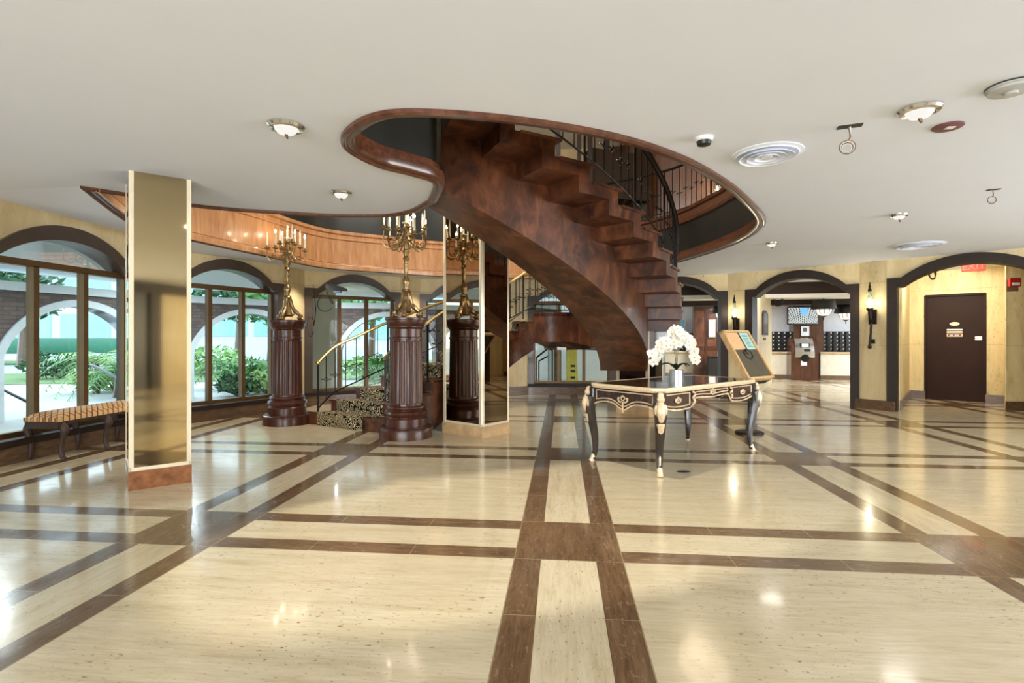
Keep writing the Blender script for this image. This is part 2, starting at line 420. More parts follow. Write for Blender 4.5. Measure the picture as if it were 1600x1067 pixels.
for k, z in (('W5', 2.52), ('W4', 2.5), ('W3', 2.5), ('W2', 2.5), ('W1', 2.58)):
    outer += [(*edges[k][1], z), (*edges[k][0], 2.6 if k == 'W1' else z)]
def holed(outer, hole, name, mat):
    bm = bmesh.new()
    def ringv(P):
        vs = [bm.verts.new(p) for p in P]
        for i in range(len(vs)): bm.edges.new((vs[i-1], vs[i]))
    ringv(outer); ringv(hole)
    bmesh.ops.triangle_fill(bm, use_beauty=True, use_dissolve=False, edges=bm.edges[:])
    m = MB(); m.bm.free(); m.bm = bm
    return struct(m.build(name, mat, smooth=True, angle=20))
ceil = holed(outer, loop, 'ceiling', M['ceil'])
def hole_normals(P):            # outward (away from the opening) plan normals
    out = []; n = len(P)
    A = sum(P[i-1].x*P[i].y-P[i].x*P[i-1].y for i in range(n))
    s = 1 if A > 0 else -1
    for i in range(n):
        a = (P[i]-P[i-1]).to_2d(); b = (P[(i+1) % n]-P[i]).to_2d()
        if a.length < 1e-6: a = b
        if b.length < 1e-6: b = a
        a.normalize(); b.normalize()
        t = a+b
        if t.length < .2: t = b-a; out.append(-t.normalized()*1.0); continue
        t.normalize(); out.append(Vector((t.y, -t.x))*s)
    return out
NO = hole_normals(loop)
def sweep_loop(prof, idx=None, closed=True):      # prof: (offset outward, dz)
    ii = range(NL) if idx is None else idx
    m = MB()
    m.grid([[loop[i]+Vector((NO[i].x*p[0], NO[i].y*p[0], p[1])) for p in prof] for i in ii], closed_u=closed, closed_v=False)
    return m
RIM = [(0, .02), (.0, -.022), (-.02, -.034), (-.035, -.03), (-.045, -.018), (-.085, -.02), (-.098, -.012), (-.105, .0), (-.105, .07), (-.06, .08), (-.06, .14)]
struct(sweep_loop(RIM).build('trim_4', M['rim'], smooth=True, angle=40))
# fascia of the opening: black drum all round, honey-coloured panelling along the far left arc
nA = len(segA)-1
i_a, i_b = 0, 6*10
struct(sweep_loop([(-.03, .1), (-.03, .62)], list(range(i_b, NL))+[0], False).build('trim_5', M['fascia'], smooth=True))
BAND = [(-.125, .0), (-.125, -.03), (-.15, -.03), (-.155, .03), (-.13, .05), (-.12, .075), (-.10, .08), (-.10, .49), (-.12, .50), (-.12, .52), (-.10, .53), (-.10, .58), (-.13, .6), (-.13, .65), (-.02, .66)]
BAND = [(o+.02, z) for o, z in BAND]
struct(sweep_loop(BAND, list(range(0, i_b+1)), False).build('trim_6', M['band'], smooth=True, angle=25))
struct(sweep_loop([(-.02, .6), (-.02, 1.35)], list(range(0, i_b+1)), False).build('trim_7', M['fascia'], smooth=True))
# wood cap that carries the upper balustrade round the right lobe
CAP = [(-.03, .62), (-.07, .63), (-.08, .68), (-.05, .70), (-.05, .80), (-.09, .82), (-.1, .86), (-.06, .88), (.1, .88)]
i_c, i_d = 6*10, 6*31
struct(sweep_loop(CAP, list(range(i_c, i_d)), False).build('trim_8', M['rim'], smooth=True, angle=25))
# ------------------------------------------------------------------ upper storey seen through the opening
ZU = 3.50
up_out = [(-6.5, .8, ZU), (5.4, .8, ZU), (5.4, 13.2, ZU), (-6.5, 13.2, ZU)]
holed(up_out, [Vector((p.x+n_.x*.05, p.y+n_.y*.05, ZU)) for p, n_ in zip(loop, NO)], 'floor_upper', M['carpet'])
wu = MB()
for a, b in (((-6.5, .8), (-6.5, 13.2)), ((-6.5, 13.2), (1.2, 13.2)), ((5.4, .8), (-6.5, .8))): pier(wu, a, b, ZU-.3, 6.0)
struct(wu.build('wall_upper', M['trav']))
wu = MB()
for a, b in (((1.2, 13.2), (3.4, 12.2)), ((3.4, 12.2), (4.7, 10.2)), ((4.7, 10.2), (5.4, 7.5)), ((5.4, 7.5), (5.4, .8))): pier(wu, a, b, ZU-.3, 6.0)
struct(wu.build('wall_upper_panelled', M['uppanel']))
cu = MB(); cu.face([(-6.5, .8, 5.95), (5.4, .8, 5.95), (5.4, 13.2, 5.95), (-6.5, 13.2, 5.95)]); struct(cu.build('ceiling_upper', M['white']))
# ------------------------------------------------------------------ rooms behind the right arches
bw = MB()
BA, BB = at(1040, 17.6), at(1345, 16.15)
bd = (BB-BA).normalized(); bn = Vector((-bd.y, bd.x))
pier(bw, BA-bd*2.5, BB+bd*1.5, 0, 2.7)
struct(bw.build('wall_reception', plain('cool_white_wall', rgb(216, 218, 224), .6, var=.04)))
# low ceiling and dark fascia beam in front of the reception
def beam(px0, d0, px1, d1, z0, z1, t, mat, name):
    a, b = at(px0, d0), at(px1, d1); mid, ang, W = frame_M(a, b)
    m = MB(); m.prism([(-W/2, z0), (W/2, z0), (W/2, z1), (-W/2, z1)], 0, t, PM(mid, ang)); return struct(m.build(name, mat))
beam(1000, 13.4, 1420, 12.2, 2.30, 2.66, .25, M['espresso'], 'trim_9')
beam(1000, 13.39, 1420, 12.19, 2.22, 2.31, .4, M['white'], 'trim_10')
a, b = at(1000, 13.5), at(1440, 12.2); c_, d_ = at(1440, 17), at(1000, 18.4)
lc = MB(); lc.face([V3(p, 2.28) for p in (a, b, c_, d_)]); struct(lc.build('ceiling_reception', M['white']))
beam(1205, 14.2, 1420, 13.6, 2.14, 2.28, .5, M['espresso'], 'trim_11')
beam(1000, 15.0, 1150, 14.4, 2.14, 2.28, .4, M['espresso'], 'trim_12')
# inner wall left of the second arch (carries the niche plaque)
iw = MB(); IWA = Vector(R2[0])+Vector((.33, .05)); IWA = at(1181.5, 10.9); IWB = at(1206, 14.5)
pier(iw, IWA, IWB, 0, 2.7, .3); struct(iw.build('wall_passage', M['trav']))
# alcove behind the third arch
al = MB(); C1 = Vector((7.24, 11.75)); C0 = R3[0]+r3d*.15+Vector((-r3d.y, r3d.x))*.2
alz = 2.68
adoorL, adoorR = Vector((7.44, 11.58)), Vector((8.15, 11.0))
pier(al, C0, C1, 0, 2.7); pier(al, C1, adoorL, 0, 2.7); pier(al, adoorL, adoorR, 2.11, 2.7)
pier(al, adoorR, (8.36, 10.83), 0, 2.7); pier(al, (8.36, 10.83), (7.62, 9.85), 0, 2.7, .01); pier(al, (7.62, 9.85), (9.8, 9.57), 0, 2.7, .01)
struct(al.build('wall_alcove', wall_mat('travertine_alcove', rgb(196, 172, 116), rgb(222, 202, 150), rgb(236, 220, 178))))
bb = MB()
for p, q in ((C0, C1), (C1, adoorL), (adoorR, (8.36, 10.83)), ((7.62, 9.85), (9.4, 9.62))):
    mid, ang, W = frame_M(p, q); bb.prism([(-W/2, 0), (W/2, 0), (W/2, .16), (-W/2, .16)], -.025, 0, PM(mid, ang))
struct(bb.build('baseboard_alcove', M['basebrown']))

# entrance panel and dark frame on the wall behind the camera (seen in the gold mirror)
fm = MB(); fm.box(4.28, 4.62, -3.0, -2.9, 0, 2.6); fm.box(3.2, 3.5, -3.0, -2.9, 0, 2.6); fm.box(3.2, 7.4, -3.0, -2.88, 2.36, 2.6); fm.box(7.1, 7.4, -3.0, -2.9, 0, 2.6)
struct(fm.build('trim_14', M['espresso']))
dp_ = MB(); dp_.box(3.5, 4.28, -3.0, -2.96, 0, 2.36); dl_ = struct(dp_.build('door_3', M['black']))

# upper posts and dark beam glimpsed over the stair balusters
um = MB()
for px, d, w_ in ((872, 10.6, .10), (905, 11.2, .08), (922, 11.4, .10), (948, 11.8, .12), (1002, 12.2, .30)):
    q = at(px, d); um.box(q.x-w_/2, q.x+w_/2, q.y-.06, q.y+.06, 3.4, 5.9)
qa, qb = at(925, 11.5), at(1015, 12.0); mid, ang, W = frame_M(qa, qb); um.prism([(-W/2, 4.35), (W/2, 4.35), (W/2, 5.4), (-W/2, 5.4)], 0, .4, PM(mid, ang))
struct(um.build('trim_15', M['espresso']))
pe = MB(); pier(pe, at(484, 11.0), at(524.5, 11.9), 0, 2.45, .3); struct(pe.build('wall_porch', plain('grey_stucco', rgb(186, 182, 172), .8, var=.06, scale=3)))
# ------------------------------------------------------------------ staircase
stair = thing('curved_staircase', 'sweeping brown wooden curved staircase rising through the oval ceiling opening', 'staircase', (0, 0, 0))
HCx, HCy, RO, RB, RA, T0, DT, Z0, ZO, RISE = -2.811, 8.74, 4.637, 4.16, 3.435, -.935, .094, 3.135, .863, .165
def hp(r, th, z): return Vector((HCx+r*math.cos(th), HCy+r*math.sin(th), z))
def zl(th): return Z0-RISE*(th-T0)/DT
KTOP, KLOW = -3, 9
def step_mesh(k):
    th0, th1 = T0+k*DT, T0+(k-1)*DT; z = Z0-k*RISE; a = .032; t = .13
    prof = [(th0, z), (th1, z), (th1, z-t), (th0-a, z-t), (th0-a, z-RISE-t), (th0, z-RISE-t)]
    m = MB(); n = 3
    rr = [RA-.02, RO]
    rows = [[hp(r, th, zz) for th, zz in prof] for r in rr]
    m.grid(rows, closed_v=True, caps=True)
    # nosing: thin projecting tread edge along the front and the open end
    e = .014
    nos = [(th0+e, z), (th1+e*.8, z), (th1+e*.8, z-.028), (th0+e, z-.028)]
    m.grid([[hp(r, th, zz+.004) for th, zz in nos] for r in (RA-.02, RO+.025)], closed_v=True, caps=True)
    return m
for k in range(KTOP, KLOW+1): step_mesh(k).build('step', M['stair'], stair)
# box stringer under the flight
rows = []
thA, thB = T0-2.35*DT, T0+9.35*DT
for i in range(41):
    th = thA+(thB-thA)*i/40; zb = zl(th)-ZO; zt = zl(th)-RISE-.02
    zb = max(zb, zl(thB)-ZO)
    rows.append([hp(RA, th, zb), hp(RB, th, zb), hp(RB, th, zt), hp(RA, th, zt)])
m = MB(); m.grid(rows, closed_v=True); m.build('stringer', M['stair'], stair, smooth=True, angle=30)
em = MB(); em.face(rows[0]); em.build('stringer_end', M['fascia'], stair)
em = MB(); em.face(rows[-1][::-1]); em.build('stringer_foot', M['stair'], stair)
# ---- lower flight between two measured side curves (x lateral, d depth)
def curve_at(T, P, t):
    t = max(T[0], min(T[-1], t))
    pts = [Vector((*p, tt)) for p, tt in zip(P, T)]
    # monotone lookup on a catmull resample
    c = catmull(pts, 10)
    for a, b in zip(c, c[1:]):
        if a.z <= t <= b.z:
            f = (t-a.z)/max(b.z-a.z, 1e-6); q = a.lerp(b, f); return uv(q.x, q.y)
    return uv(c[-1].x, c[-1].y)
LT = [1, 2.5, 4, 6, 8, 10]; LP = [(-3.02, 7.72), (-2.5, 7.85), (-1.98, 8.0), (-1.2, 8.45), (-.35, 9.3), (.35, 10.3)]
RT = [1, 2.5, 4.6, 6, 7, 8, 9, 10]; RP = [(-1.85, 7.3), (-1.35, 6.95), (-.93, 7.15), (-.55, 7.8), (-.28, 8.6), (-.09, 9.1), (.13, 9.25), (.38, 9.3)]
ZS = .17
def Lc(t): return curve_at(LT, LP, t)
def Rc(t): return curve_at(RT, RP, t)
NLOW = 10
SMAT = M["stair"]
for i in range(1, NLOW):
    z = i*ZS; l0, r0, l1, r1 = Lc(i), Rc(i), Lc(i+1), Rc(i+1)
    if i == 1: l0 = at(486, 7.72); r0 = at(596, 6.95)
    m = MB()
    zb = max(0, z-ZS-.16) if i > 1 else 0
    a = [V3(l0, z), V3(r0, z), V3(r1, z), V3(l1, z)]
    # tread slab with riser
    def sl(p, q, z0, z1):
        pass
    lo = [V3(l0, max(0, z-ZS)), V3(r0, max(0, z-ZS)), V3(r1, max(0, z-.1)), V3(l1, max(0, z-.1))]
    m.grid([a, lo], closed_v=True, caps=True)
    f = (Vector(l0)-Vector(l1)); f2 = (Vector(r0)-Vector(r1))
    n0 = l0+f.normalized()*.03; n1 = r0+f2.normalized()*.03
    m.grid([[V3(n0, z+.005), V3(n1, z+.005), V3(r1, z+.005), V3(l1, z+.005)], [V3(n0, z-.025), V3(n1, z-.025), V3(r1, z-.025), V3(l1, z-.025)]], closed_v=True, caps=True)
    m.build('step', SMAT, stair)
    # carpet runner over tread and riser
    c0, c1 = (.13, .80) if i > 1 else (.14, .78)
    A0, A1 = n0.lerp(n1, c0), n0.lerp(n1, c1); B0, B1 = l1.lerp(r1, .13), l1.lerp(r1, .80)
    cm = MB(); th = .012
    cm.grid([[V3(B0, z+.008), V3(B0, z+.02), V3(B1, z+.02), V3(B1, z+.008)], [V3(A0, z+.008), V3(A0, z+.02), V3(A1, z+.02), V3(A1, z+.008)]], closed_v=True, caps=True)
    dl = (A0-B0).normalized()*.012
    E0, E1 = A0+dl, A1+dl
    zf = z-ZS+.02 if i > 1 else .0
    cm.grid([[V3(A0, z+.02), V3(E0, z+.01), V3(E1, z+.01), V3(A1, z+.02)], [V3(A0, zf), V3(E0, zf), V3(E1, zf), V3(A1, zf)]], closed_v=True, caps=True)
    cm.build('carpet_runner', M['carpet'], stair)
# closed side strings of the lower flight, underside sloping
def side(cf, t0, t1, under, name, n=46, out=0.02):
    m = MB(); top = []; bot = []
    for j in range(n+1):
        t = t0+(t1-t0)*j/n; p = cf(t); zt = math.floor(t+1e-6)*ZS-.03 if t < NLOW else NLOW*ZS-.03
        top.append((p, max(.02, zt))); bot.append((p, max(0, t*ZS-under)))
    rows = []
    for (p, zt), (_, zb) in zip(top, bot):
        rows.append([V3(p, max(zt, zb+.01)), V3(p, zb)])
    return m, rows
mr = MB(); _, rr = side(Rc, 1, 10, .66, ''); _, rl = side(Lc, 1, 10, .66, '')
for r_, l_ in ((rr, rl),):
    mr.grid([[a[0], a[1], b[1], b[0]] for a, b in zip(r_, l_)], closed_v=True, caps=True)
mr.build('lower_stringer', SMAT, stair, smooth=True, angle=30)
# landing: curved drum towards the hall, sloping panel beneath
ZLd = NLOW*ZS
inner = [uv(.38, 9.3), uv(.55, 9.2), uv(.72, 9.17), uv(.88, 9.2), uv(1.02, 9.28)]
aend = hp(RA, thB, 0).to_2d(); bend = hp(RO, T0+9*DT, 0).to_2d()
land = [Lc(10)]+inner+[aend, bend, uv(2.1, 9.6), uv(1.4, 10.6), uv(.9, 10.75)]
m = MB(); m.prism(land, ZLd-.07, ZLd); m.build('landing', SMAT, stair)
m = MB(); m.grid([[V3(p, ZLd-.02), V3(p, ZLd-.52)] for p in inner]+[[V3(aend, ZLd-.02), V3(aend, ZLd-.62)]]); 
drum = m; drum.build('landing_fascia', SMAT, stair, smooth=True, angle=25)
m = MB(); low = [p+Vector((.28, .0)) for p in inner]
m.grid([[V3(p, ZLd-.52) for p in inner], [V3(p+Vector((.30, .25)), ZLd-.66) for p in inner]])
m.grid([[V3(p, ZLd-.52) for p in land], [V3(p, ZLd-.07) for p in land]], closed_v=True, caps=True) if False else None
m.prism([p+(Vector((.9, 10))-p).normalized()*.28 for p in land], ZLd-.66, ZLd-.07)
m.build('landing_underside', plain('landing_soffit', rgb(70, 46, 34), .25, var=.15, coat=.4), stair)
# ---- railings
def rosette(m, p, ax, s=.045):
    ax = Vector(ax).normalized(); z = Vector((0, 0, 1))
    for q in (ax, -ax, z, -z): m.sphere(p+q*s*.9, s*.2, 6)
    pts = [p+ax*s*.75, p+z*s*.75, p-ax*s*.75, p-z*s*.75]
    m.tube(pts, s*.15, 5, closed=True)
    m.tube([p-ax*s*1.35, p-ax*s*.8], s*.12, 5); m.tube([p+ax*s*.8, p+ax*s*1.35], s*.12, 5)
    for q in (ax, -ax): m.sphere(p+q*s*1.4, s*.24, 6)
def railing(pts, zb, hr, mat_top, label, posts, n_bal, ros, rt=.022, drop=.67, name='railing', parent=None):
    """pts: plan points with nosing height; zb: offset of the bottom rail above nosing line"""
    P = catmull(pts, 8)
    top = [p+Vector((0, 0, hr)) for p in P]
    m = MB(); m.tube(top, rt, 8)
    for q in (top[0], top[-1]): m.sphere(q, rt*1.6, 8)
    root = m.build(name, mat_top, parent, smooth=True)
    m = MB(); m.tube([p-Vector((0, 0, drop)) for p in top], .011, 6); m.build('bottom_rail', M['iron'], root, smooth=True)
    L = [0]
    for a, b in zip(P, P[1:]): L.append(L[-1]+(b-a).length)
    def samp(s):
        for i in range(len(P)-1):
            if L[i] <= s <= L[i+1]+1e-9:
                f = (s-L[i])/max(1e-9, L[i+1]-L[i]); return top[i].lerp(top[i+1], f), (top[i+1]-top[i]).to_2d().normalized()
        return top[-1], (top[-1]-top[-2]).to_2d().normalized()
    for j in range(n_bal+1):
        p, d = samp(L[-1]*j/n_bal)
        if posts and j % posts == 0:
            m = MB(); m.bar(p-Vector((0, 0, hr-.0)), p, .024); m.build('rail_post', M['iron'], root)
        else:
            m = MB(); m.bar(p-Vector((0, 0, drop)), p, .011)
            if ros: rosette(m, p-Vector((0, 0, drop*(.55 if j % 2 else .62))), V3(d, 0))
            m.build('baluster', M['iron'], root, smooth=True)
    return root
lp = [V3(Lc(t).lerp(Rc(t), .06), t*ZS) for t in (1, 2, 3, 4, 5, 6, 7, 8, 9, 10)]
lp = [V3(at(497, 7.72), .11)]+lp[1:]
lp += [Vector((*uv(.95, 10.6), ZLd)), Vector((*uv(1.5, 10.4), ZLd)), Vector((*uv(2.1, 9.4), ZLd))]
railing(lp, 0, .78, M['gold'], '', 7, 42, True, name='outer_railing', parent=stair)
rp = [V3(at(602, 7.35), .17)]+[V3(Rc(t).lerp(Lc(t), .05), t*ZS) for t in (2, 3, 4, 5, 6, 7, 8, 9, 10)]
rp += [V3(p, ZLd) for p in inner[1:]]
railing(rp, 0, .80, M['gold'], '', 6, 30, True, name='inner_railing', parent=stair)
up = [hp(RO-.07, T0+DT*k, zl(T0+DT*k)+.03) for k in (9, 8, 7, 6, 5, 4, 3, 2, 1, 0, -1, -2, -3)]
railing(up, 0, .82, M['iron'], '', 6, 36, True, rt=.034, drop=.74, name='upper_railing', parent=stair)
# ------------------------------------------------------------------ mirrored columns
def mcolumn(cs, base_h, top, mats, label, name='mirrored_column', nface=(0, 1), tops=None):
    """cs: four plan corners, counter-clockwise."""
    cen = sum((Vector(p) for p in cs), Vector((0, 0)))/4
    root = thing(name, label, 'column', (cen.x, cen.y, 0))
    L = [Vector(p)-cen for p in cs]
    g = lambda s, q=0: [Vector((p.x*(1+s/ p.length), p.y*(1+s/p.length))) for p in L]
    m = MB(); m.prism([tuple(p) for p in g(.012)], 0, base_h); m.build('plinth', mats[1], root)
    m = MB(); m.prism([tuple(p) for p in g(-.008)], base_h, top); m.build('core', M['black'], root)
    for i in range(4):
        a, b = L[i], L[(i+1) % 4]; d = (b-a).normalized(); n = Vector((d.y, -d.x))
        m = MB(); e = .03
        P = [a+d*e, b-d*e]
        m.grid([[V3(P[0]+n*.001, base_h+.03), V3(P[0]+n*.001, top)], [V3(P[1]+n*.001, base_h+.03), V3(P[1]+n*.001, top)]])
        m.build('mirror_panel', mats[0], root)
        m = MB(); m.prism([tuple(a), tuple(b), tuple(b-n*.012), tuple(a-n*.012)], base_h, base_h+.03); m.build('bottom_edge', mats[2], root)
    for p in L:
        q = p.normalized()
        m = MB(); m.prism([(p.x+x*.020, p.y+y*.020) for x, y in ((-1,-1),(1,-1),(1,1),(-1,1))] if False else [tuple(p*(1-.034/p.length)+Vector((x, y))*.036) for x, y in ((1,0),(0,1),(-1,0),(0,-1))], base_h, top)
        m.build('corner_strip', mats[2], root)
    return root
A0, A1 = Vector((-3.515, 4.006)), Vector((-3.203, 4.304))
dA = (A1-A0).normalized(); nA_ = Vector((-dA.y, dA.x))
mcolumn([A0, A1, A1+nA_*.55, A0+nA_*.55], .155, 2.63, (M['mirA'], M['marble'], M['edge']), 'tall gold mirrored column with brown marble base nearest the upholstered bench')
B0, B1 = Vector((-.983, 6.505)), Vector((-.69, 6.934))
dB = (B1-B0).normalized(); nB = Vector((-dB.y, dB.x))
mcolumn([B0, B1, B1+nB*.70, B0+nB*.70], .14, 3.5, (M['mirB'], M['marblel'], M['edge']), 'smoked mirrored column with pale marble base beside the carpeted steps')
Cc = at(1013.5, 8.35); C2 = at(1036, 8.62); dC = (C2-Cc).normalized(); nC = Vector((-dC.y, dC.x))
mcolumn([Cc, C2, C2+nC*.62, Cc+nC*.62], .14, 1.5, (mirror_mat('dark_mirror', (.10, .085, .07, 1), .04), M['marblel'], M['edge']), 'dark smoked mirrored column behind the writing table under the stair')
# ------------------------------------------------------------------ outside: porch, arcade, garden
M['trimw'] = plain('white_stucco', rgb(214, 220, 226), .7, var=.04)
M['conc'] = plain('pale_concrete', rgb(178, 180, 178), .8, var=.08, scale=2)
M['lawn'] = plain('mown_grass', rgb(104, 128, 80), .9, var=.25, scale=3)
M['road'] = plain('grey_road', rgb(168, 172, 172), .85, var=.06)
M['leafd'] = plain('dark_leaf', rgb(44, 84, 48), .6, var=.35, scale=20)
M['leafm'] = plain('fresh_leaf', rgb(82, 130, 62), .55, var=.3, scale=20)
M['leafl'] = plain('pale_leaf', rgb(132, 164, 96), .6, var=.25, scale=20)
M['teal'] = plain('teal_glass_front', rgb(156, 202, 200), .15, var=.15, scale=.6, coat=.3)
g = MB(); g.face([(-60, -12, -.06), (30, -12, -.06), (30, 70, -.06), (-60, 70, -.06)])
struct(g.build('ground_exterior', M['conc']))
def strip(name, pts, z, mat):
    m = MB(); m.face([V3(p, z) for p in pts]); return struct(m.build(name, mat))
strip('lawn', [at(-500, 13.5), at(830, 17.5), at(800, 21.5), at(-700, 17.5)], -.05, M['lawn'])
strip('road', [at(-700, 17.5), at(800, 21.5), at(780, 27), at(-900, 23)], -.045, M['road'])
strip('lawn_far', [at(-900, 23), at(780, 27), at(770, 32), at(-900, 28)], -.04, M['lawn'])
AR = [(-9.0, 2.6), (-8.75, 6.95), (-8.15, 10.2), (-6.0, 12.75), (-2.9, 13.75), (.0, 14.2)]
am = MB(); tm = MB()
for i in range(len(AR)-1):
    mid, ang, W = frame_M(AR[i], AR[i+1]); pm = PM(mid, ang)
    hw, zs, za = 1.15, .95, 1.80
    arch = [(-hw, -.06)]+arc(hw, zs, za)+[(hw, -.06)]
    am.prism([(-W/2, -.06)]+arch+[(W/2, -.06), (W/2, 2.0), (-W/2, 2.0)], 0, .35, pm)
    o = [(-hw-.12, -.06)]+arc(hw+.12, zs, za+.12)+[(hw+.12, -.06)]
    rows = [[pm @ Vector((x, z, t)) for x, z in q] for q, t in ((o, .02), (o, -.04), (arch, -.04), (arch, .36))]
    tm.grid(rows)
    tm.prism([(-W/2, 2.0), (W/2, 2.0), (W/2, 2.14), (-W/2, 2.14)], -.08, .4, pm)
    tm.prism([(-W/2-.16, -.06), (-W/2+.16, -.06), (-W/2+.16, 1.0), (-W/2-.16, 1.0)], -.07, .2, pm)
struct(am.build('wall_arcade', M['brick'])); struct(tm.build('trim_13', M['trimw']))
pc = MB(); pts = [(-5.7, .5), (-5.7, 6.6), (-5.72, 7.1), (-4.95, 8.8), (-4.75, 9.55), (-3.3, 10.7), (-2.9, 11.2), (-.7, 11.9), (.2, 12)]
pc.grid([[V3(p, 2.5) for p in pts], [V3(p, 2.3) for p in ((-9.2, .5), (-9, 4.2), (-8.8, 7.2), (-8.2, 10.3), (-7.2, 11.5), (-6.0, 12.9), (-4.4, 13.4), (-2.9, 13.9), (.2, 14.4))]])
struct(pc.build('ceiling_porch', plain('porch_ceiling_paint', rgb(214, 220, 222), .8, var=.03)))
# white garden wall seen through the back windows
gw = MB(); pier(gw, (-2.0, 15.4), (1.5, 16.2), -.06, 3.2); struct(gw.build('wall_garden', M['trimw']))
strip('paving', [(-1.6, 12.1), (1.5, 12.2), (1.5, 16), (-2, 15.3)], -.03, M['conc'])
# neighbouring buildings
def building(px0, d0, px1, d1, h, nx, nz, label, name='office_building', wm='trimw', z0=.3):
    a, b = at(px0, d0), at(px1, d1); mid, ang, W = frame_M(a, b)
    root = thing(name, label, 'building', (mid.x, mid.y, -.06), ang)
    m = MB(); m.box(-W/2, W/2, 0, 6, 0, h); m.build('wall', M[wm], root)
    m = MB(); m.box(-W/2-.2, W/2+.2, -.3, 6.2, h, h+.35); m.build('roof', M['conc'], root)
    for i in range(nx):
        for j in range(nz):
            x0 = -W/2+W*(i+.08)/nx; x1 = -W/2+W*(i+.92)/nx; s0 = z0+(h-z0)*(j+.1)/nz; s1 = z0+(h-z0)*(j+.88)/nz
            m = MB(); m.box(x0, x1, -.06, .05, s0, s1); m.box((x0+x1)/2-.05, (x0+x1)/2+.05, -.09, -.05, s0, s1); m.build('window', M['teal'], root)
    return root
building(-420, 30, 180, 33, 5.2, 6, 2, 'white two storey building with teal glass front beyond the road on the left', z0=.9)
building(255, 34, 455, 37, 6.0, 3, 2, 'white building with tall teal panes framed by the middle arch', z0=1.2)
building(500, 36, 700, 38, 5.0, 3, 2, 'low pale building behind the garden seen past the fluted pedestals', z0=1.0)
def leafcloud(m, c, r, n, size, flat=1.0, rnd=random):
    c = Vector(c)
    for _ in range(n):
        q = Vector((rnd.gauss(0, 1), rnd.gauss(0, 1), rnd.gauss(0, 1))); q.normalize(); q *= rnd.random()**.4
        p = c+Vector((q.x*r[0], q.y*r[1], q.z*r[2]))
        a = Vector((rnd.gauss(0, 1), rnd.gauss(0, 1), rnd.gauss(0, .6))).normalized(); b = a.orthogonal().normalized()
        b = (b*math.cos(rnd.random()*6)+a.cross(b)*math.sin(rnd.random()*6)).normalized()
        s = size*(.6+rnd.random()*.8)
        m.face([p-a*s, p+b*s*.38, p+a*s, p-b*s*.38])
def shrub(p, h, r, label, mat='leafm', n=420, size=.11, name='shrub', group=None):
    root = thing(name, label, 'plant', V3(p, -.06), group=group)
    m = MB(); leafcloud(m, (0, 0, h*.55), (r, r, h*.5), n, size); m.build('foliage', M[mat], root)
    m = MB()
    for k in range(5):
        a = k*1.26; m.tube([(0, 0, 0), (r*.3*math.cos(a), r*.3*math.sin(a), h*.4), (r*.55*math.cos(a), r*.55*math.sin(a), h*.75)], [.025, .018, .008], 5)
    m.build('stems', M['basebrown'], root, smooth=True); return root
def palm(p, h, r, n, label, mat='leafm', trunk=.06, name='palm'):
    root = thing(name, label, 'plant', V3(p, -.06))
    m = MB(); m.tube([(0, 0, 0), (.03, 0, h*.5), (0, .02, h)], [trunk*1.3, trunk, trunk*.8], 8); m.build('trunk', M['basebrown'], root, smooth=True)
    for k in range(n):
        a = k*2.4; up = .25+.75*((k*7) % n)/n
        pts = [Vector((math.cos(a)*r*t, math.sin(a)*r*t, h+r*(up*1.1*t-1.0*t*t))) for t in [i/7 for i in range(8)]]
        m = MB(); m.tube(pts, [.014-.0014*i for i in range(8)], 4)
        for i in range(1, 8):
            for f in (.0, .5):
                q = pts[i].lerp(pts[i-1], f); d = (pts[i]-pts[i-1]).normalized(); sd = d.cross(Vector((0, 0, 1))).normalized()
                L = r*.30*math.sin(PI*min(1, (i-f)/7.6)**.7)+.04
                for s in (-1, 1):
                    e = q+sd*s*L+d*L*.5-Vector((0, 0, L*.35)); w_ = d*.018
                    m.face([q-w_, e, q+w_])
        m.build('frond', M[mat], root)
    return root
palm(at(150, 12.4), .75, 1.1, 13, 'feathery palm outside the window behind the bench', 'leafl')
palm(at(182, 11.6), .55, .9, 12, 'short bushy palm beside the column at the bench window', 'leafm')
palm(at(357, 13.6), .55, .95, 13, 'low palm planted outside the window left of the first pedestal', 'leafm')
palm(at(596, 15.2), .45, .9, 11, 'small palm in the garden behind the sloping stair rail', 'leafm')
shrub(at(395, 13.2), .75, .8, 'leafy green shrub under the window left of the first pedestal', 'leafm', 520)
shrub(at(372, 11.9), .50, .45, 'dark green shrub in front of the palm at the second window', 'leafd', 380, .09)
shrub(at(415, 12.4), .55, .6, 'bright shrub low in the right pane beside the first pedestal', 'leafl', 380, .08)
shrub(at(180, 12.9), .55, .9, 'pale flowering shrub outside beside the gold column', 'leafl', 520, .09)
shrub(at(92, 17.0), .8, 1.0, 'dark bush on the lawn behind the left mullion of the bench window', 'leafd', 420)
shrub(at(318, 19), 1.0, 1.6, 'rounded yellow green hedge bush beside the road outside', 'leafl', 500, .14)
shrub(at(575, 17), .7, .9, 'bush in the far garden beneath the stair rail rosettes', 'leafl', 420)
shrub(at(600, 15.6), .8, .6, 'tall fresh green shrub just left of the second pedestal', 'leafm', 420)
def tree(p, h, r, label, mat, n=1500, size=.2):
    root = thing('tree', label, 'tree', V3(p, -.06))
    m = MB(); m.tube([(0, 0, 0), (.1, 0, h*.5), (0, .1, h*.85)], [.22, .16, .08], 8); m.build('trunk', M['basebrown'], root, smooth=True)
    m = MB(); leafcloud(m, (0, 0, h*.78), (r, r, h*.32), n, size); m.build('crown', M[mat], root); return root
tree(at(372, 29), 4.6, 2.2, 'dark green tree against the building in the middle window arch', 'leafd')
tree(at(424, 23), 4.0, 1.4, 'slender tree framed by the right pane of the middle window', 'leafm', 600)
tree(at(580, 30), 4.6, 3.0, 'broad tree filling the arch behind the sloping stair rail', 'leafm', 1200)
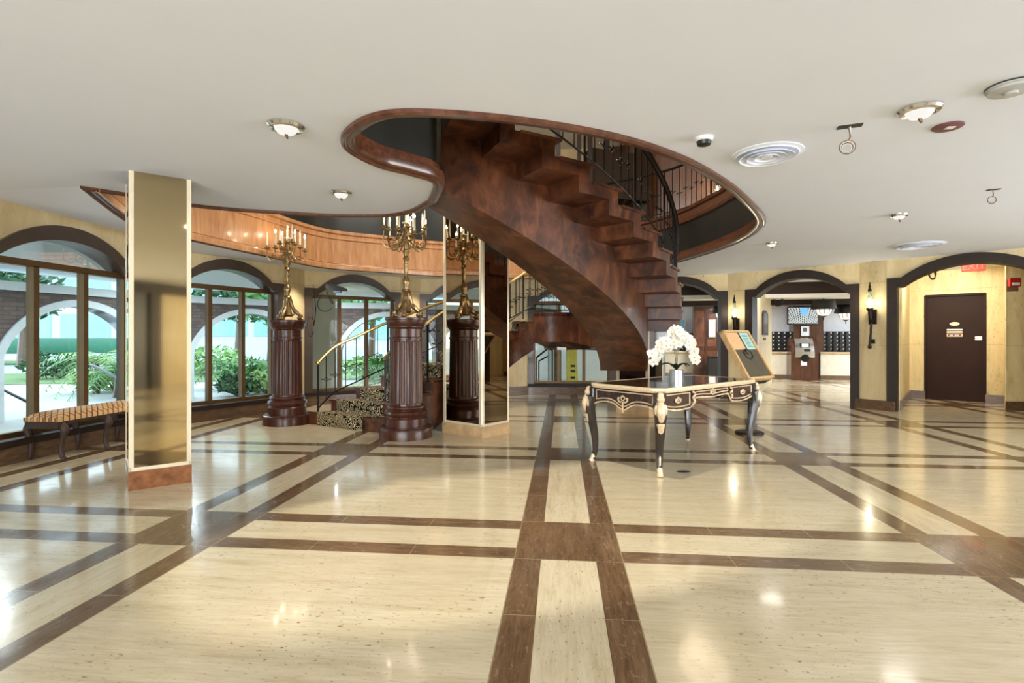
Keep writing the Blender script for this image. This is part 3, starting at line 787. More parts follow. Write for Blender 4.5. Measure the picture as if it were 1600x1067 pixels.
tree(at(35, 24), 4.4, 1.6, 'tree at the far left edge beyond the brick arcade', 'leafd', 700)
def handrail(pts, label, posts=True, name='garden_handrail'):
    P = [Vector(p) for p in pts]; root = thing(name, label, 'handrail', (P[0].x, P[0].y, 0)); o = Vector((P[0].x, P[0].y, 0))
    m = MB(); m.tube([p-o for p in P], .022, 8); m.build('rail', M['iron'], root, smooth=True)
    for q in (P[0], P[-1]):
        m = MB(); m.bar((q.x-o.x, q.y-o.y, -.06), q-o, .035); m.build('post', M['iron'], root)
    return root
handrail([onz(134, 590, .82)-Vector((0, 0)) if False else V3(at(134, 9.2), .72), V3(at(140, 9.2), .78), V3(at(150, 9.0), .76), V3(at(186, 8.3), .60)], 'dark sloping handrail outside the right pane of the bench window')
handrail([V3(at(-60, 8.6), .62), V3(at(2, 8.3), .45), V3(at(48, 7.9), .27)], 'dark handrail slanting down outside the left pane by the bench')
handrail([V3(at(838, 13.4), .75), V3(at(856, 13.4), .98), V3(at(863, 13.3), .94)], 'thin handrail seen under the stair landing left of the yellow sign')
handrail([V3(at(842, 14.9), .6), V3(at(882, 14.9), .98), V3(at(886, 14.8), .92)], 'longer thin handrail sloping up behind the yellow sign under the landing')
# yellow caution board outside
p = at(895, 13.6); root = thing('caution_sign', 'tall yellow caution sign standing outside the low back window', 'sign', V3(p, -.05), TH)
m = MB(); m.prism([(-.14, -.3+.3), (.14, 0), (.10, 1.02), (.05, 1.14), (-.05, 1.14), (-.10, 1.02)], -.02, .02, LOCAL); m.build('board', plain('yellow_plastic', rgb(232, 214, 92), .5), root)
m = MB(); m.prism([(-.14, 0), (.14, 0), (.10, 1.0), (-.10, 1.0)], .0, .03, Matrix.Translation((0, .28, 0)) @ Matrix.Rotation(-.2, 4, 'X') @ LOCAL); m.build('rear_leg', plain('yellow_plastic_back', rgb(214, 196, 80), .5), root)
for z in (.12, .25, .42, .55): 
    m = MB(); m.box(-.06, .06, -.026, -.021, z, z+.06); m.build('marking', M['black'], root)

aw_p = at(95, 27); aw_ = thing('awning', 'dark green rounded awning in front of the teal glass building', 'awning', V3(aw_p, -.06), math.atan2((at(180,33)-at(-420,30)).y, (at(180,33)-at(-420,30)).x))
m = MB(); m.grid([[Vector((x, -1.6*math.cos(t), .55+.75*math.sin(t))) for t in [i*PI/16 for i in range(9)]] for x in (-4.2, -2, 0, 2, 4.2)]); m.build('canopy', plain('green_canvas', rgb(44, 104, 78), .8), aw_, smooth=True)
m = MB()
for x in (-4, 0, 4): m.bar((x, -1.5, 0), (x, -1.5, .62), .12)
m.build('posts', M['trimw'], aw_)
# ------------------------------------------------------------------ pedestals and candelabra
def pedestal(p, label):
    root = thing('pedestal', label, 'pedestal', V3(p, 0), group='fluted wooden pedestals at the foot of the stair')
    m = MB(); m.lathe([(.335, 0), (.335, .115), (.328, .13), (.31, .14), (.31, .145), (.0, .145)], 48); m.build('base', M['pedwood'], root, smooth=True)
    m = MB(); m.lathe([(.262, .145), (.262, .245), (.25, .255), (.245, .27), (.262, .285), (.272, .31), (.262, .335), (.24, .345), (.232, .36), (.245, .375), (.24, .395), (.222, .405)], 48); m.build('foot_moulding', M['pedwood'], root, smooth=True)
    m = MB(); n = 24; rows = []
    for z in (.40, .43, .44, 1.20, 1.21, 1.24):
        row = []
        for i in range(n*6):
            a = 2*PI*i/(n*6); ph = (i % 6)/6; deep = .010*math.sin(PI*min(1, ph/.83)) if ph < .84 else 0
            r = (.208-(z-.4)*.012)-(deep if .435 < z < 1.205 else 0); row.append(Vector((r*math.cos(a), r*math.sin(a), z)))
        rows.append(row)
    m.grid(rows, closed_v=True); m.build('fluted_shaft', M['pedwood'], root, smooth=True, angle=25)
    m = MB(); m.lathe([(.19, 1.235), (.212, 1.24), (.212, 1.255), (.198, 1.265), (.198, 1.36), (.21, 1.375), (.225, 1.385), (.225, 1.395)], 48); m.build('collar', M['pedwood'], root, smooth=True)
    m = MB(); m.lathe([(.225, 1.39), (.235, 1.41), (.245, 1.44), (.248, 1.47), (.262, 1.475), (.262, 1.50), (.25, 1.51), (0, 1.51)], 48); m.build('capital', M['pedwood'], root, smooth=True)
    return root
ped = [(at(449, 7.74), 'fluted mahogany pedestal standing at the left end of the bottom step'), (at(634.5, 6.70), 'fluted mahogany pedestal nearest the smoked mirrored column')]
pedestal(*ped[0]); pedestal(*ped[1])
M['candle'] = plain('ivory_candle', rgb(240, 234, 214), .5, var=.02)
M['flame'] = emit('candle_bulb_glow', (1, .88, .66, 1), 140)
M['flameoff'] = plain('unlit_bulb', rgb(236, 232, 220), .2, var=.03)
def candelabrum(p, z, label, n, seed, lit, H=1.40):
    rnd = random.Random(seed)
    root = thing('candelabrum', label, 'candelabrum', V3(p, z), rotz=.3, group='gilt candelabra on the pedestals')
    g = M['goldd']
    for k in range(3):
        a = k*2*PI/3+.35; d = Vector((math.cos(a), math.sin(a), 0))
        m = MB(); pts = [d*.03+Vector((0, 0, .33)), d*.05+Vector((0, 0, .24)), d*.09+Vector((0, 0, .15)), d*.15+Vector((0, 0, .09)), d*.185+Vector((0, 0, .055)), d*.20+Vector((0, 0, .03)), d*.185+Vector((0, 0, .015)), d*.165+Vector((0, 0, .03)), d*.165+Vector((0, 0, .05))]
        m.tube(catmull(pts, 4), [.022+.012*math.sin(i*.5)**2 for i in range(33)], 8); m.sphere(d*.175+Vector((0, 0, .035)), .03, 8)
        m.tube(catmull([d*.05+Vector((0, 0, .05)), d*.1+Vector((0, 0, .10)), d*.08+Vector((0, 0, .17))], 5), .012, 6); m.build('scroll_foot', g, root, smooth=True)
    m = MB(); m.lathe([(.05, .05), (.075, .07), (.06, .12), (.045, .2), (.04, .30), (.05, .32), (.06, .33), (.05, .35), (.03, .36), (.035, .40), (.046, .43), (.048, .47), (.03, .50), (.024, .54), (.026, .64), (.034, .655), (.034, .67), (.024, .68), (.03, .72), (.042, .74), (.03, .76), (.028, .79), (.045, .82), (.05, .84), (.028, .86), (.03, .9), (.05, .935), (.058, .96), (.07, .98), (.06, 1.0), (.035, 1.02), (.03, 1.10), (.045, 1.12), (.028, 1.15), (.024, 1.20)], 20)
    m.build('stem', g, root, smooth=True)
    def arm(a, R, zc, hc, on, low=.9):
        d = Vector((math.cos(a), math.sin(a), 0))
        pts = [d*.04+Vector((0, 0, low+.06)), d*R*.35+Vector((0, 0, low+.03)), d*R*.6+Vector((0, 0, low-.035)), d*R*.86+Vector((0, 0, low-.03)), d*R*1.0+Vector((0, 0, low+.03)), d*R*.98+Vector((0, 0, zc))]
        m = MB(); m.tube(catmull(pts, 5), .0085, 6)
        c = d*R*.62+Vector((0, 0, low+.005)); m.tube([c+(d*math.cos(t)+Vector((0, 0, 1))*math.sin(t))*(.036-.002*i) for i, t in enumerate([k_*.55 for k_ in range(11)])], .006, 5)
        e = d*R*.98
        m.lathe([(.006, zc-.01), (.018, zc), (.042, zc+.012), (.044, zc+.018), (.016, zc+.02), (.013, zc+.03), (.02, zc+.045), (.018, zc+.055), (.012, zc+.056)], 12, c=e)
        o = m.build('arm', g, root, smooth=True)
        m = MB(); m.lathe([(.0125, zc+.05), (.0115, zc+.05+hc), (.004, zc+.055+hc)], 10, c=e); m.build('candle', M['candle'], o, smooth=True)
        m = MB(); zz = zc+.05+hc; m.lathe([(.004, zz), (.011, zz+.012), (.010, zz+.024), (.003, zz+.046), (.0005, zz+.056)], 8, c=e); m.build('bulb', M['flame'] if on else M['flameoff'], o, smooth=True)
    for k in range(n):
        a = 2*PI*k/n+rnd.uniform(-.12, .12)
        arm(a, .25+.03*(k % 2), 1.0+.03*((k*3) % 4), .15+.015*((k*2) % 3), (k % 2 == 0) == lit)
    for k in range(3): arm(k*2.1+.7, .12, 1.11, .13, k == 0, low=1.03)
    m = MB(); m.lathe([(.05, 1.19), (.052, 1.2), (.02, 1.21), (.0125, 1.22), (.012, 1.38), (.004, 1.39)], 12); m.build('centre_candle', M['candle'], root, smooth=True)
    return root
candelabrum(ped[0][0], 1.514, 'gilt candelabrum with few candles on the pedestal nearest the windows', 6, 3, True)
candelabrum(ped[1][0], 1.514, 'gilt candelabrum crowded with candles on the pedestal beside the mirrored column', 10, 5, True, 1.3)
# ------------------------------------------------------------------ bench
def bench_mat():
    k = NT('diamond_upholstery'); tc = k.n('ShaderNodeTexCoord'); sp = k.n('ShaderNodeSeparateXYZ'); k.l(tc.outputs['Object'], sp.inputs[0])
    a = k.math('ADD', sp.outputs[0], sp.outputs[1]); b = k.math('SUBTRACT', sp.outputs[1], sp.outputs[0])
    f = lambda q: k.math('ABSOLUTE', k.math('SUBTRACT', k.math('FRACT', k.math('MULTIPLY', q, 15)), .5))
    d = k.math('MAXIMUM', f(a), f(b)); c = k.math('MAXIMUM', k.math('SUBTRACT', .5, f(a)), k.math('SUBTRACT', .5, f(b)))
    base = k.ramp(d, [(.36, rgb(196, 158, 104)), (.42, rgb(128, 66, 40)), (.47, rgb(70, 34, 24))])
    k.set(base, .85); return k.m
M['uphol'] = bench_mat(); M['benchwood'] = plain('dark_carved_oak', rgb(58,42,34), .55, var=.2, spec=.3)
bx, by = -5.24, 5.72
bench = thing('bench', 'long carved dark wood bench with diamond patterned cushion under the left window', 'bench', (bx, by, 0), PI/2)
BL, BW = .83, .185
def cab(m, top, foot, out, r0, r1, knee=.05):
    t, f, o = Vector(top), Vector(foot), Vector(out)
    pts = [t, t.lerp(f, .18)+o*knee*.8, t.lerp(f, .38)+o*knee*.35, t.lerp(f, .68)-o*knee*.3, t.lerp(f, .9)-o*knee*.12, f+o*knee*.25]
    c = catmull(pts, 5); n = len(c)
    m.tube(c, [r0*(1-i/n)+r1*(i/n)+(.35*r0*math.sin(PI*min(1, i/n*2.6)) if i/n < .38 else 0)+(.4*r1 if i > n-3 else 0) for i in range(n)], 8)
for i in range(4):
    x = -BL+.04+i*(2*BL-.08)/3
    for s in (-1, 1):
        m = MB(); cab(m, (x, s*(BW-.02), .385), (x, s*BW, .012), (0, s, 0), .03, .019); m.sphere((x, s*(BW+.012), .02), .026, 8); m.build('leg', M['benchwood'], bench, smooth=True)
m = MB()
for s in (-1, 1):
    q = [(-BL, .40), (BL, .40)]; bot = []
    for i in range(61):
        x = BL-2*BL*i/60; ph = (x+BL-.04)/((2*BL-.08)/3); bot.append((x, .345-.03*abs(math.sin(PI*ph))**.5*0+.03*math.sin(PI*(ph % 1))-.012*math.cos(4*PI*ph)))
    m.prism(q[::1]+bot, s*BW-.012, s*BW+.012, LOCAL)
for s in (-1, 1): m.box(s*BL-.012, s*BL+.012, -BW, BW, .33, .40)
m.box(-BL, BL, -BW, BW, .385, .40); m.build('carved_frame', M['benchwood'], bench)
m = MB(); rows = []
for i in range(25):
    x = -BL-.015+(2*BL+.03)*i/24; ex = min(1, min(i, 24-i)/2.5); row = []
    for j in range(13):
        y = -BW-.015+(2*BW+.03)*j/12; ey = min(1, min(j, 12-j)/3)
        row.append(Vector((x, y, .405+.035+.05*math.sqrt(max(0, ex*(2-ex)*ey*(2-ey))))))
    rows.append(row)
m.grid(rows)
bm_ = [[Vector((p.x, p.y, .402)) for p in r] for r in rows]
edge = [r[0] for r in rows]+rows[-1][1:]+[r[-1] for r in rows[::-1]][1:]+rows[0][::-1][1:-1]
m.grid([[Vector((p.x, p.y, .402)) for p in edge], edge], closed_v=True)
m.build('cushion', M['uphol'], bench, smooth=True, merge=True, angle=60)
# ------------------------------------------------------------------ writing table
N0, LF, RF = Vector((.898, 4.813)), Vector((.382, 5.43)), Vector((2.044, 6.076))
tc_ = (LF+RF)/2; ta = math.radians(45)
table = thing('writing_table', 'ornate dark writing table with gilt mounts holding the white orchid', 'table', (tc_.x, tc_.y, 0), ta)
HX_, HY_ = .865, .40
TZ = .79
def top_outline(s, n=14):
    P = []
    X, Y = HX_+.05+s, HY_+.05+s; r = .09
    def sgm(a, b, bow):
        for i in range(n):
            t = i/n; q = Vector(a).lerp(Vector(b), t); d = (Vector(b)-Vector(a)).normalized(); nn = Vector((d.y, -d.x))
            P.append(q+nn*bow*(math.sin(PI*t)*.5+.5*math.sin(3*PI*t)*.35))
    c = [(-X+r, -Y), (X-r, -Y), (X, -Y+r), (X, Y-r), (X-r, Y), (-X+r, Y), (-X, Y-r), (-X, -Y+r)]
    for i in range(8):
        a, b = c[i], c[(i+1) % 8]
        if i % 2: P.append(Vector(a))
        else: sgm(a, b, .022)
    return P
po, pi_ = top_outline(0), top_outline(-.035)
m = MB(); m.prism(pi_, TZ-.03, TZ-.001); m.build('tabletop', M['tablewood'], table)
m = MB()
m.grid([[V3(p, TZ-.002) for p in pi_], [V3(p, TZ+.006) for p in pi_], [V3(p, TZ+.006) for p in po], [V3(p*1.004, TZ-.006) for p in po], [V3(p*1.004, TZ-.024) for p in po], [V3(p*.995, TZ-.036) for p in po], [V3(p, TZ-.036) for p in pi_]], closed_v=True)
m.build('brass_rim', M['ormolu'], table, smooth=True, angle=40)
m = MB(); m.prism(pi_, TZ-.001, TZ+.004); m.build('leather_inset', M['leather'], table)
def apron_poly(hw, botf, zt=TZ-.035, n=40):
    return [(-hw, zt), (hw, zt)]+[(hw-2*hw*i/n, botf((hw-2*hw*i/n)/hw)) for i in range(n+1)]
def bl(x):  # long side: deep side drawers, shallow kneehole
    a = abs(x)
    if a < .36: return .665-.02*math.cos(a/.36*PI*2)*0+.012*(a/.36)**2*-1-.01*math.cos(PI*a/.36)
    if a < .46: return .665-.085*(.5-.5*math.cos(PI*(a-.36)/.10))
    return .58+.03*((a-.46)/.54)**3-.012*math.sin(PI*(a-.46)/.54)
def bs(x):
    a = abs(x); return .60-.05*math.exp(-(a/.22)**2)+.018*math.sin(PI*a)-.03*a**6
for s in (-1, 1):
    m = MB(); m.prism(apron_poly(HX_, bl), s*HY_-.014, s*HY_+.014, LOCAL); m.build('apron', M['tablewood'], table)
    R_ = Matrix(((0, 0, 1, 0), (1, 0, 0, 0), (0, 1, 0, 0), (0, 0, 0, 1)))
    m = MB(); m.prism(apron_poly(HY_, bs), s*HX_-.014, s*HX_+.014, R_); m.build('apron', M['tablewood'], table)
    # ormolu beadings and handles
    def mp(side, u, z, o=.02):
        return Vector((u, s*(HY_+o), z)) if side == 'L' else Vector((s*(HX_+o), u, z))
    for side, hw, bf in (('L', HX_, bl), ('S', HY_, bs)):
        m = MB(); m.tube([mp(side, hw*(1-2*i/60)*.97, bf(1-2*i/60)+.008, .015) for i in range(61)], [.006+.006*abs(math.sin(i*.9))*(.5+.5*math.sin(i*.37+1)) for i in range(61)], 6); m.build('scroll_edge', M['ormolu'], table, smooth=True)
        wins = [(-.95, -.46), (-.36, .36), (.46, .95)] if side == 'L' else [(-.86, .86)]
        for a, b in wins:
            A_, B_ = a*hw+.01, b*hw-.01; zt = TZ-.06; mid = (a+b)/2
            zb = lambda u: bf(u/hw)+.035
            pts = [mp(side, A_, zt, .016), mp(side, B_, zt, .016)]+[mp(side, B_+(A_-B_)*i/14, zb(B_+(A_-B_)*i/14)+.004, .016) for i in range(15)]
            m = MB(); m.tube(pts, .0065, 6, closed=True); fr = m.build('drawer_frame', M['ormolu'], table, smooth=True)
            c = mid*hw; zc = (zt+zb(c))/2+.005; m = MB(); k = .55 if side == 'L' else .75
            m.tube([mp(side, c+.028*k*math.cos(t), zc+.012+.03*k*math.sin(t), .022) for t in [i*.45 for i in range(14)]], .0065*k+.002, 6, closed=True)
            for q in (-1, 1):
                m.tube(catmull([mp(side, c+q*.012, zc-.03*k, .022), mp(side, c+q*.045*k, zc-.035*k, .024), mp(side, c+q*.075*k, zc-.005, .022), mp(side, c+q*.055*k, zc+.022*k, .024)], 4), [.010*k+.002]*13, 6)
                m.sphere(mp(side, c+q*.07*k, zc+.008, .022), .014*k+.002, 6)
            m.sphere(mp(side, c, zc+.04*k, .024), .012, 6); m.sphere(mp(side, c, zc-.045*k, .022), .010, 6)
            if side == 'S':
                for j in range(5): m.sphere(mp(side, c, zc-.05-.018*j, .022), .012-.001*abs(j-2), 6)
            m.build('handle', M['ormolu'], table, smooth=True)
        if side == 'L':
            for q in (-1, 1):
                u = q*.41*hw; m = MB()
                m.tube(catmull([mp(side, u-.02, TZ-.05, .024), mp(side, u+.025, TZ-.075, .03), mp(side, u-.018, TZ-.11, .03), mp(side, u+.02, TZ-.15, .026), mp(side, u-.01, TZ-.19, .022)], 6), [.009+.004*math.sin(i*.8) for i in range(25)], 6); m.build('foliate_mount', M['ormolu'], table, smooth=True)
for sx in (-1, 1):
    for sy in (-1, 1):
        x, y = sx*HX_, sy*HY_; o = Vector((sx, sy, 0)).normalized()
        m = MB(); m.box(x-.045, x+.045, y-.045, y+.045, .62, TZ-.036, .01)
        pts = [Vector((x, y, .66))+o*.005, Vector((x, y, .56))+o*.028, Vector((x, y, .42))+o*.008, Vector((x, y, .25))-o*.022, Vector((x, y, .10))-o*.022, Vector((x, y, .02))-o*.0]
        c = catmull(pts, 6); n = len(c); m.tube(c, [.05*(1-i/n)**1.1+.018+(.006 if i > n-4 else 0) for i in range(n)], 10)
        lg = m.build('leg', M['legwood'], table, smooth=True)
        m = MB(); b = Vector((x, y, 0))+o*.05
        m.sphere(b+Vector((0, 0, .70))-o*.004, .036, 10, (1, 1, 1.15)); m.sphere(b+Vector((0, 0, .735))-o*.012, .03, 8)
        m.tube(catmull([b+Vector((0, 0, .68)), b+o*.012+Vector((0, 0, .62)), b+o*.016+Vector((0, 0, .56)), b-o*.006+Vector((0, 0, .48)), b-o*.035+Vector((0, 0, .38)), b-o*.058+Vector((0, 0, .30))], 5), [.024+.020*math.sin(PI*min(1, i/14)) if i < 15 else .036*(1-(i-14)/13)+.008 for i in range(26)], 8)
        side = Vector((-sy*sx, 1, 0)).normalized() if False else Vector((-o.y, o.x, 0))
        for q in (-1, 1): m.tube(catmull([b+side*q*.03+Vector((0, 0, .66)), b+side*q*.045+Vector((0, 0, .60)), b+side*q*.03-o*.01+Vector((0, 0, .52)), b+side*q*.02-o*.03+Vector((0, 0, .44))], 4), [.012, .014, .016, .016, .014, .014, .013, .012, .010, .009, .008, .007, .005], 6)
        m.build('figure_mount', M['ormolu'], lg, smooth=True)
        m = MB(); f = Vector((x, y, 0)); m.tube([f-o*.021+Vector((0, 0, .13)), f-o*.018+Vector((0, 0, .08)), f+Vector((0, 0, .03)), f+o*.012+Vector((0, 0, .0))], [.020, .024, .027, .03], 10)
        m.tube([f-o*.005+Vector((0, 0, .30)), f-o*.002+Vector((0, 0, .2)), f+o*.002+Vector((0, 0, .1))], [.008, .011, .008], 6)
        m.build('sabot', M['ormolu'], lg, smooth=True)
# ------------------------------------------------------------------ orchid
def pot_mat():
    k = NT('rippled_silver'); w = k.n('ShaderNodeTexWave'); w.inputs['Scale'].default_value = 26; w.inputs['Distortion'].default_value = 9; w.inputs['Detail'].default_value = 1
    k.l(k.coord((1, 1, 1.6), rot=(0, .9, .4)), w.inputs['Vector']); k.set(k.ramp(w.outputs[0], [(.3, rgb(60, 60, 62)), (.55, rgb(214, 214, 214))]), .3, .75); return k.m
M['potsilver'] = pot_mat()
op = at(1057, 5.42)
orch = thing('potted_orchid', 'white orchid in a silver textured pot on the writing table', 'plant', V3(op, TZ+.004))
m = MB(); rows = []
for i in range(17):
    z = .13*i/16; row = []
    for j in range(48):
        a = 2*PI*j/48; r = .068+.003*math.sin(a*12+i*1.57)*math.cos(i*1.57)
        row.append(Vector((r*math.cos(a), r*math.sin(a), z)))
    rows.append(row)
rows.append([Vector((.058*math.cos(2*PI*j/48), .058*math.sin(2*PI*j/48), .128)) for j in range(48)])
m.grid(rows, closed_v=True, caps=True); m.build('pot', M['potsilver'], orch, smooth=True, angle=50)
M['oleaf'] = plain('orchid_leaf', rgb(36, 50, 32), .3, var=.2, coat=.3); M['petal'] = plain('white_petal', rgb(244, 240, 230), .6, var=.03)
M['stemg'] = plain('green_stem', rgb(112, 108, 62), .5); M['lip'] = plain('yellow_lip', rgb(214, 196, 120), .5)
for a, L in ((.2, .14), (2.6, .17), (4.1, .12), (5.4, .13)):
    m = MB(); d = Vector((math.cos(a), math.sin(a), 0)); sd = Vector((-d.y, d.x, 0)); rows = []
    for i in range(9):
        t = i/8; c = d*L*t+Vector((0, 0, .13+.07*math.sin(PI*t*.8)-.01)); w_ = .032*math.sin(PI*(t*.92+.08))**.7
        rows.append([c-sd*w_+Vector((0, 0, .012)), c, c+sd*w_+Vector((0, 0, .012))])
    m.grid(rows); m.build('leaf', M['oleaf'], orch, smooth=True)
def flower_mesh(sz):
    m = MB()
    for k, (a, L, w_) in enumerate(((PI/2, 1, .5), (PI/2+1.35, 1.05, .95), (PI/2-1.35, 1.05, .95), (PI/2+2.5, .95, .5), (PI/2-2.5, .95, .5))):
        d = Vector((math.cos(a), math.sin(a), 0)); sd = Vector((-d.y, d.x, 0)); rows = []
        for i in range(6):
            t = i/5; ww = w_*.62*math.sin(PI*(t*.85+.12))**.8; zz = .12*t*t+(.02*k)
            rows.append([(d*L*t-sd*ww+Vector((0, 0, zz-.1*ww)))*sz, (d*L*t+Vector((0, 0, zz+.04)))*sz, (d*L*t+sd*ww+Vector((0, 0, zz-.1*ww)))*sz])
        m.grid(rows)
    return m
stems = [[(0, 0, .12), (-.01, .01, .25), (-.03, .0, .36), (-.10, -.01, .41), (-.19, -.02, .34), (-.25, -.03, .24)],
         [(0, 0, .12), (.01, -.01, .28), (.02, -.01, .42), (.07, -.01, .47), (.14, -.02, .40), (.185, -.02, .26)],
         [(0, .01, .12), (0, .02, .3), (-.02, .01, .46), (-.03, .0, .52), (-.0, -.02, .54)]]
fl0 = None; rnd = random.Random(11)
R2v = Vector((CT, ST, 0)); Fv = Vector((-ST, CT, 0))
for si, S in enumerate(stems):
    P = catmull([R2v*a+Fv*b+Vector((0, 0, c)) for a, b, c in S], 6)
    m = MB(); m.tube(P, .0035, 5); st_ = m.build('flower_stem', M['stemg'], orch, smooth=True)
    idx = list(range(12, len(P), 2)) if si < 2 else [11, 13, 14, 16, 18, 20, 22, 24]
    for j in idx:
        for rep in range(2 if j % 4 != 1 else 1):
            p = P[min(j, len(P)-1)]+Vector((rnd.uniform(-.03, .03), rnd.uniform(-.03, .01), rnd.uniform(-.04, .03)))
            if fl0 is None:
                o = flower_mesh(.054).build('flower', M['petal'], orch, smooth=True); fl0 = o
                m = MB(); m.sphere((0, 0, .008), .008, 8, (1, 1.3, 1)); lip0 = m.build('flower_lip', M['lip'], o, smooth=True)
            else:
                o = fl0.copy(); col.objects.link(o); o.parent = orch; l2 = lip0.copy(); col.objects.link(l2); l2.parent = o
            o.location = p; o.rotation_euler = (PI/2+rnd.uniform(-.5, .4), rnd.uniform(-.4, .4), TH+rnd.uniform(-.7, .7)); s_ = rnd.uniform(.8, 1.15); o.scale = (s_, s_, s_)
# ------------------------------------------------------------------ sign stand
sd0 = 6.92; sp_ = at(1171, sd0)
sign = thing('sign_stand', 'tilted wooden notice board on a round base behind the writing table', 'sign', V3(sp_, 0), TH)
M['lightwood'] = wood('light_oak', rgb(190, 148, 96), rgb(214, 174, 120), rgb(230, 196, 146), .4, 3, (1, 1, .2), .2)
m = MB(); m.lathe([(.175, 0), (.175, .022), (.16, .03), (.05, .032), (.045, .075), (.0, .075)], 32); m.build('round_base', M['espresso'], sign, smooth=True)
m = MB(); m.tube([(0, 0, .03), (0, 0, .95)], .022, 10); m.build('pole', M['espresso'], sign, smooth=True)
TL, TR, BR, BL_ = Vector((-.36, -.2, 1.345)), Vector((-.02, .17, 1.345)), Vector((.33, -.15, .725)), Vector((-.005, -.50, .725))
# exact rectangle from measured width and rake
wv = Vector((.498, .36, 0)); hv = Vector((-.205, .326, .62)); nv = wv.cross(hv).normalized()
if nv.z < 0: nv = -nv
o0 = Vector((-.161, -.34, .728))
def bp(a, b, c=0): return o0+wv*a+hv*b+nv*c
def slab(m, a0, a1, b0, b1, c0, c1):
    m.grid([[bp(a0, b0, c) , bp(a1, b0, c), bp(a1, b1, c), bp(a0, b1, c)] for c in (c0, c1)], closed_v=True, caps=True)
m = MB(); slab(m, .02, .98, .02, .98, -.05, -.005); m.build('board', plain('olive_felt', rgb(84, 76, 58), .8, var=.1), sign)
m = MB()
for q in ((0, .06, 0, 1), (.94, 1, 0, 1), (0, 1, 0, .04), (0, 1, .96, 1)): slab(m, *q, -.06, .012)
m.build('frame', M['lightwood'], sign)
m = MB(); slab(m, 0, 1, -.0, .035, -.16, -.06); m.build('lip', M['espresso'], sign)
m = MB(); slab(m, .08, .53, .60, .955, -.005, -.001); m.build('peach_sheet', plain('peach_paper', rgb(226, 178, 130), .7), sign)
m = MB(); slab(m, .58, .92, .60, .955, -.005, -.001); ps = m.build('printed_sheet', plain('pale_aqua_paper', rgb(170, 206, 200), .7, var=.03), sign)
m = MB(); slab(m, .53, .58, .59, .96, -.005, .0); m.build('divider', M['black'], sign)
m = MB(); slab(m, .66, .85, .875, .895, -.001, .0005)
for j in range(7):
    slab(m, .64+.03*(j % 2), .86-.04*((j*2) % 3), .83-.03*j, .838-.03*j, -.001, .0005)
m.build('printed_lines', plain('dark_ink', rgb(52, 74, 74), .7), ps)
m = MB(); m.tube([bp(.5+.14*math.cos(t), .50+.10*math.sin(t), .004) for t in [i*.35 for i in range(18)]], .006, 6, closed=True)
m.tube([bp(.52+.06*math.cos(t), .55+.06*math.sin(t), .004) for t in [PI*.6+i*.35 for i in range(9)]], .007, 6); m.build('black_ring', M['black'], sign, smooth=True)
m = MB(); m.bar(bp(.5, .3, -.06), (0, 0, .80), .05); m.build('bracket', M['espresso'], sign)
# floor plate
m = MB(); m.lathe([(.062, 0), (.06, .004), (0, .005)], 24, M=Matrix.Diagonal((1, .6, 1, 1)))
tag(m.build('floor_outlet_cover', M['black'], loc=V3(onz(1068, 737, 0), 0), smooth=True), 'small dark oval cover set into the floor before the writing table', 'floor outlet')
# ------------------------------------------------------------------ wall sconces
M['glow'] = emit('lamp_glow', (1, .86, .6, 1), 16)
M['clear'] = M['glass']
def sconce(mid, ang, z, label, tail=True, name='wall_sconce'):
    root = thing(name, label, 'wall lamp', V3(mid, z), ang, group='torch sconces on the stone piers')
    m = MB(); m.box(-.065, .065, -.02, 0, -.13, .13, .004); m.build('backplate', M['espresso'], root)
    m = MB(); m.tube([(0, -.02, -.08), (.01, -.09, -.04), (0, -.11, .03), (0, -.11, .13)], [.018, .02, .026, .03], 10); m.lathe([(.03, .10), (.052, .13), (.055, .15), (.03, .152)], 14, c=(0, -.11, 0)); m.build('holder', M['espresso'], root, smooth=True)
    m = MB(); m.lathe([(.045, .15), (.06, .20), (.06, .26), (.045, .32), (.03, .38), (.028, .44)], 14, c=(0, -.11, 0)); m.build('glass_chimney', M['clear'], root, smooth=True)
    m = MB(); m.lathe([(.01, .15), (.022, .19), (.03, .235), (.02, .28), (.004, .32)], 12, c=(0, -.11, 0)); m.build('bulb', M['glow'], root, smooth=True)
    m = MB(); m.lathe([(.032, .44), (.03, .46), (.018, .50), (.02, .54), (.008, .56), (.012, .58), (.002, .61)], 12, c=(0, -.11, 0)); m.build('finial', M['espresso'], root, smooth=True)
    if tail:
        m = MB(); m.tube([(0, -.05, -.10), (-.01, -.05, -.28), (-.03, -.045, -.50)], [.02, .018, .022], 8); m.sphere((-.03, -.045, -.53), .035, 8); m.box(-.02, .05, -.06, -.03, -.47, -.39); m.build('torch_handle', M['espresso'], root, smooth=True)
    return root
sconces = []
for a, b, px, z, lab in ((R1[1], R2[0], 1149.5, 1.52, 'lit torch sconce on the narrow stone pier above the notice board'), (R2[1], R3[0], 1364, 1.62, 'lit torch sconce on the stone pier between the two widest arches')):
    mid, ang, W = frame_M(a, b); n = Vector((math.sin(ang), -math.cos(ang)))
    c = mid+n*.0
    sconce(c, ang, z, lab); sconces.append((c+n*.16, z+.24))
usa = math.atan2(-2, 1.3); sconce(Vector((3.50, 12.02)), usa, 4.27, 'lit sconce on the panelled upper wall glimpsed through the opening', False)
# upper storey sconce and balustrade
ups = V3(at(1128, 9.9), 0)
cr = [loop[i]+Vector((NO[i].x*.06, NO[i].y*.06, 0)) for i in range(6*10, 6*27)]
up_pts = [Vector((p.x, p.y, 3.50)) for p in cr[::6]]
ub = railing(up_pts, 0, .84, M['iron'], '', 8, 60, True, rt=.024, drop=.78, name='upper_balustrade')
tag(ub, 'black iron balustrade with rosettes round the upper opening', 'balustrade')
pmid, pang, pW = frame_M((3.4, 12.2), (4.7, 10.2))
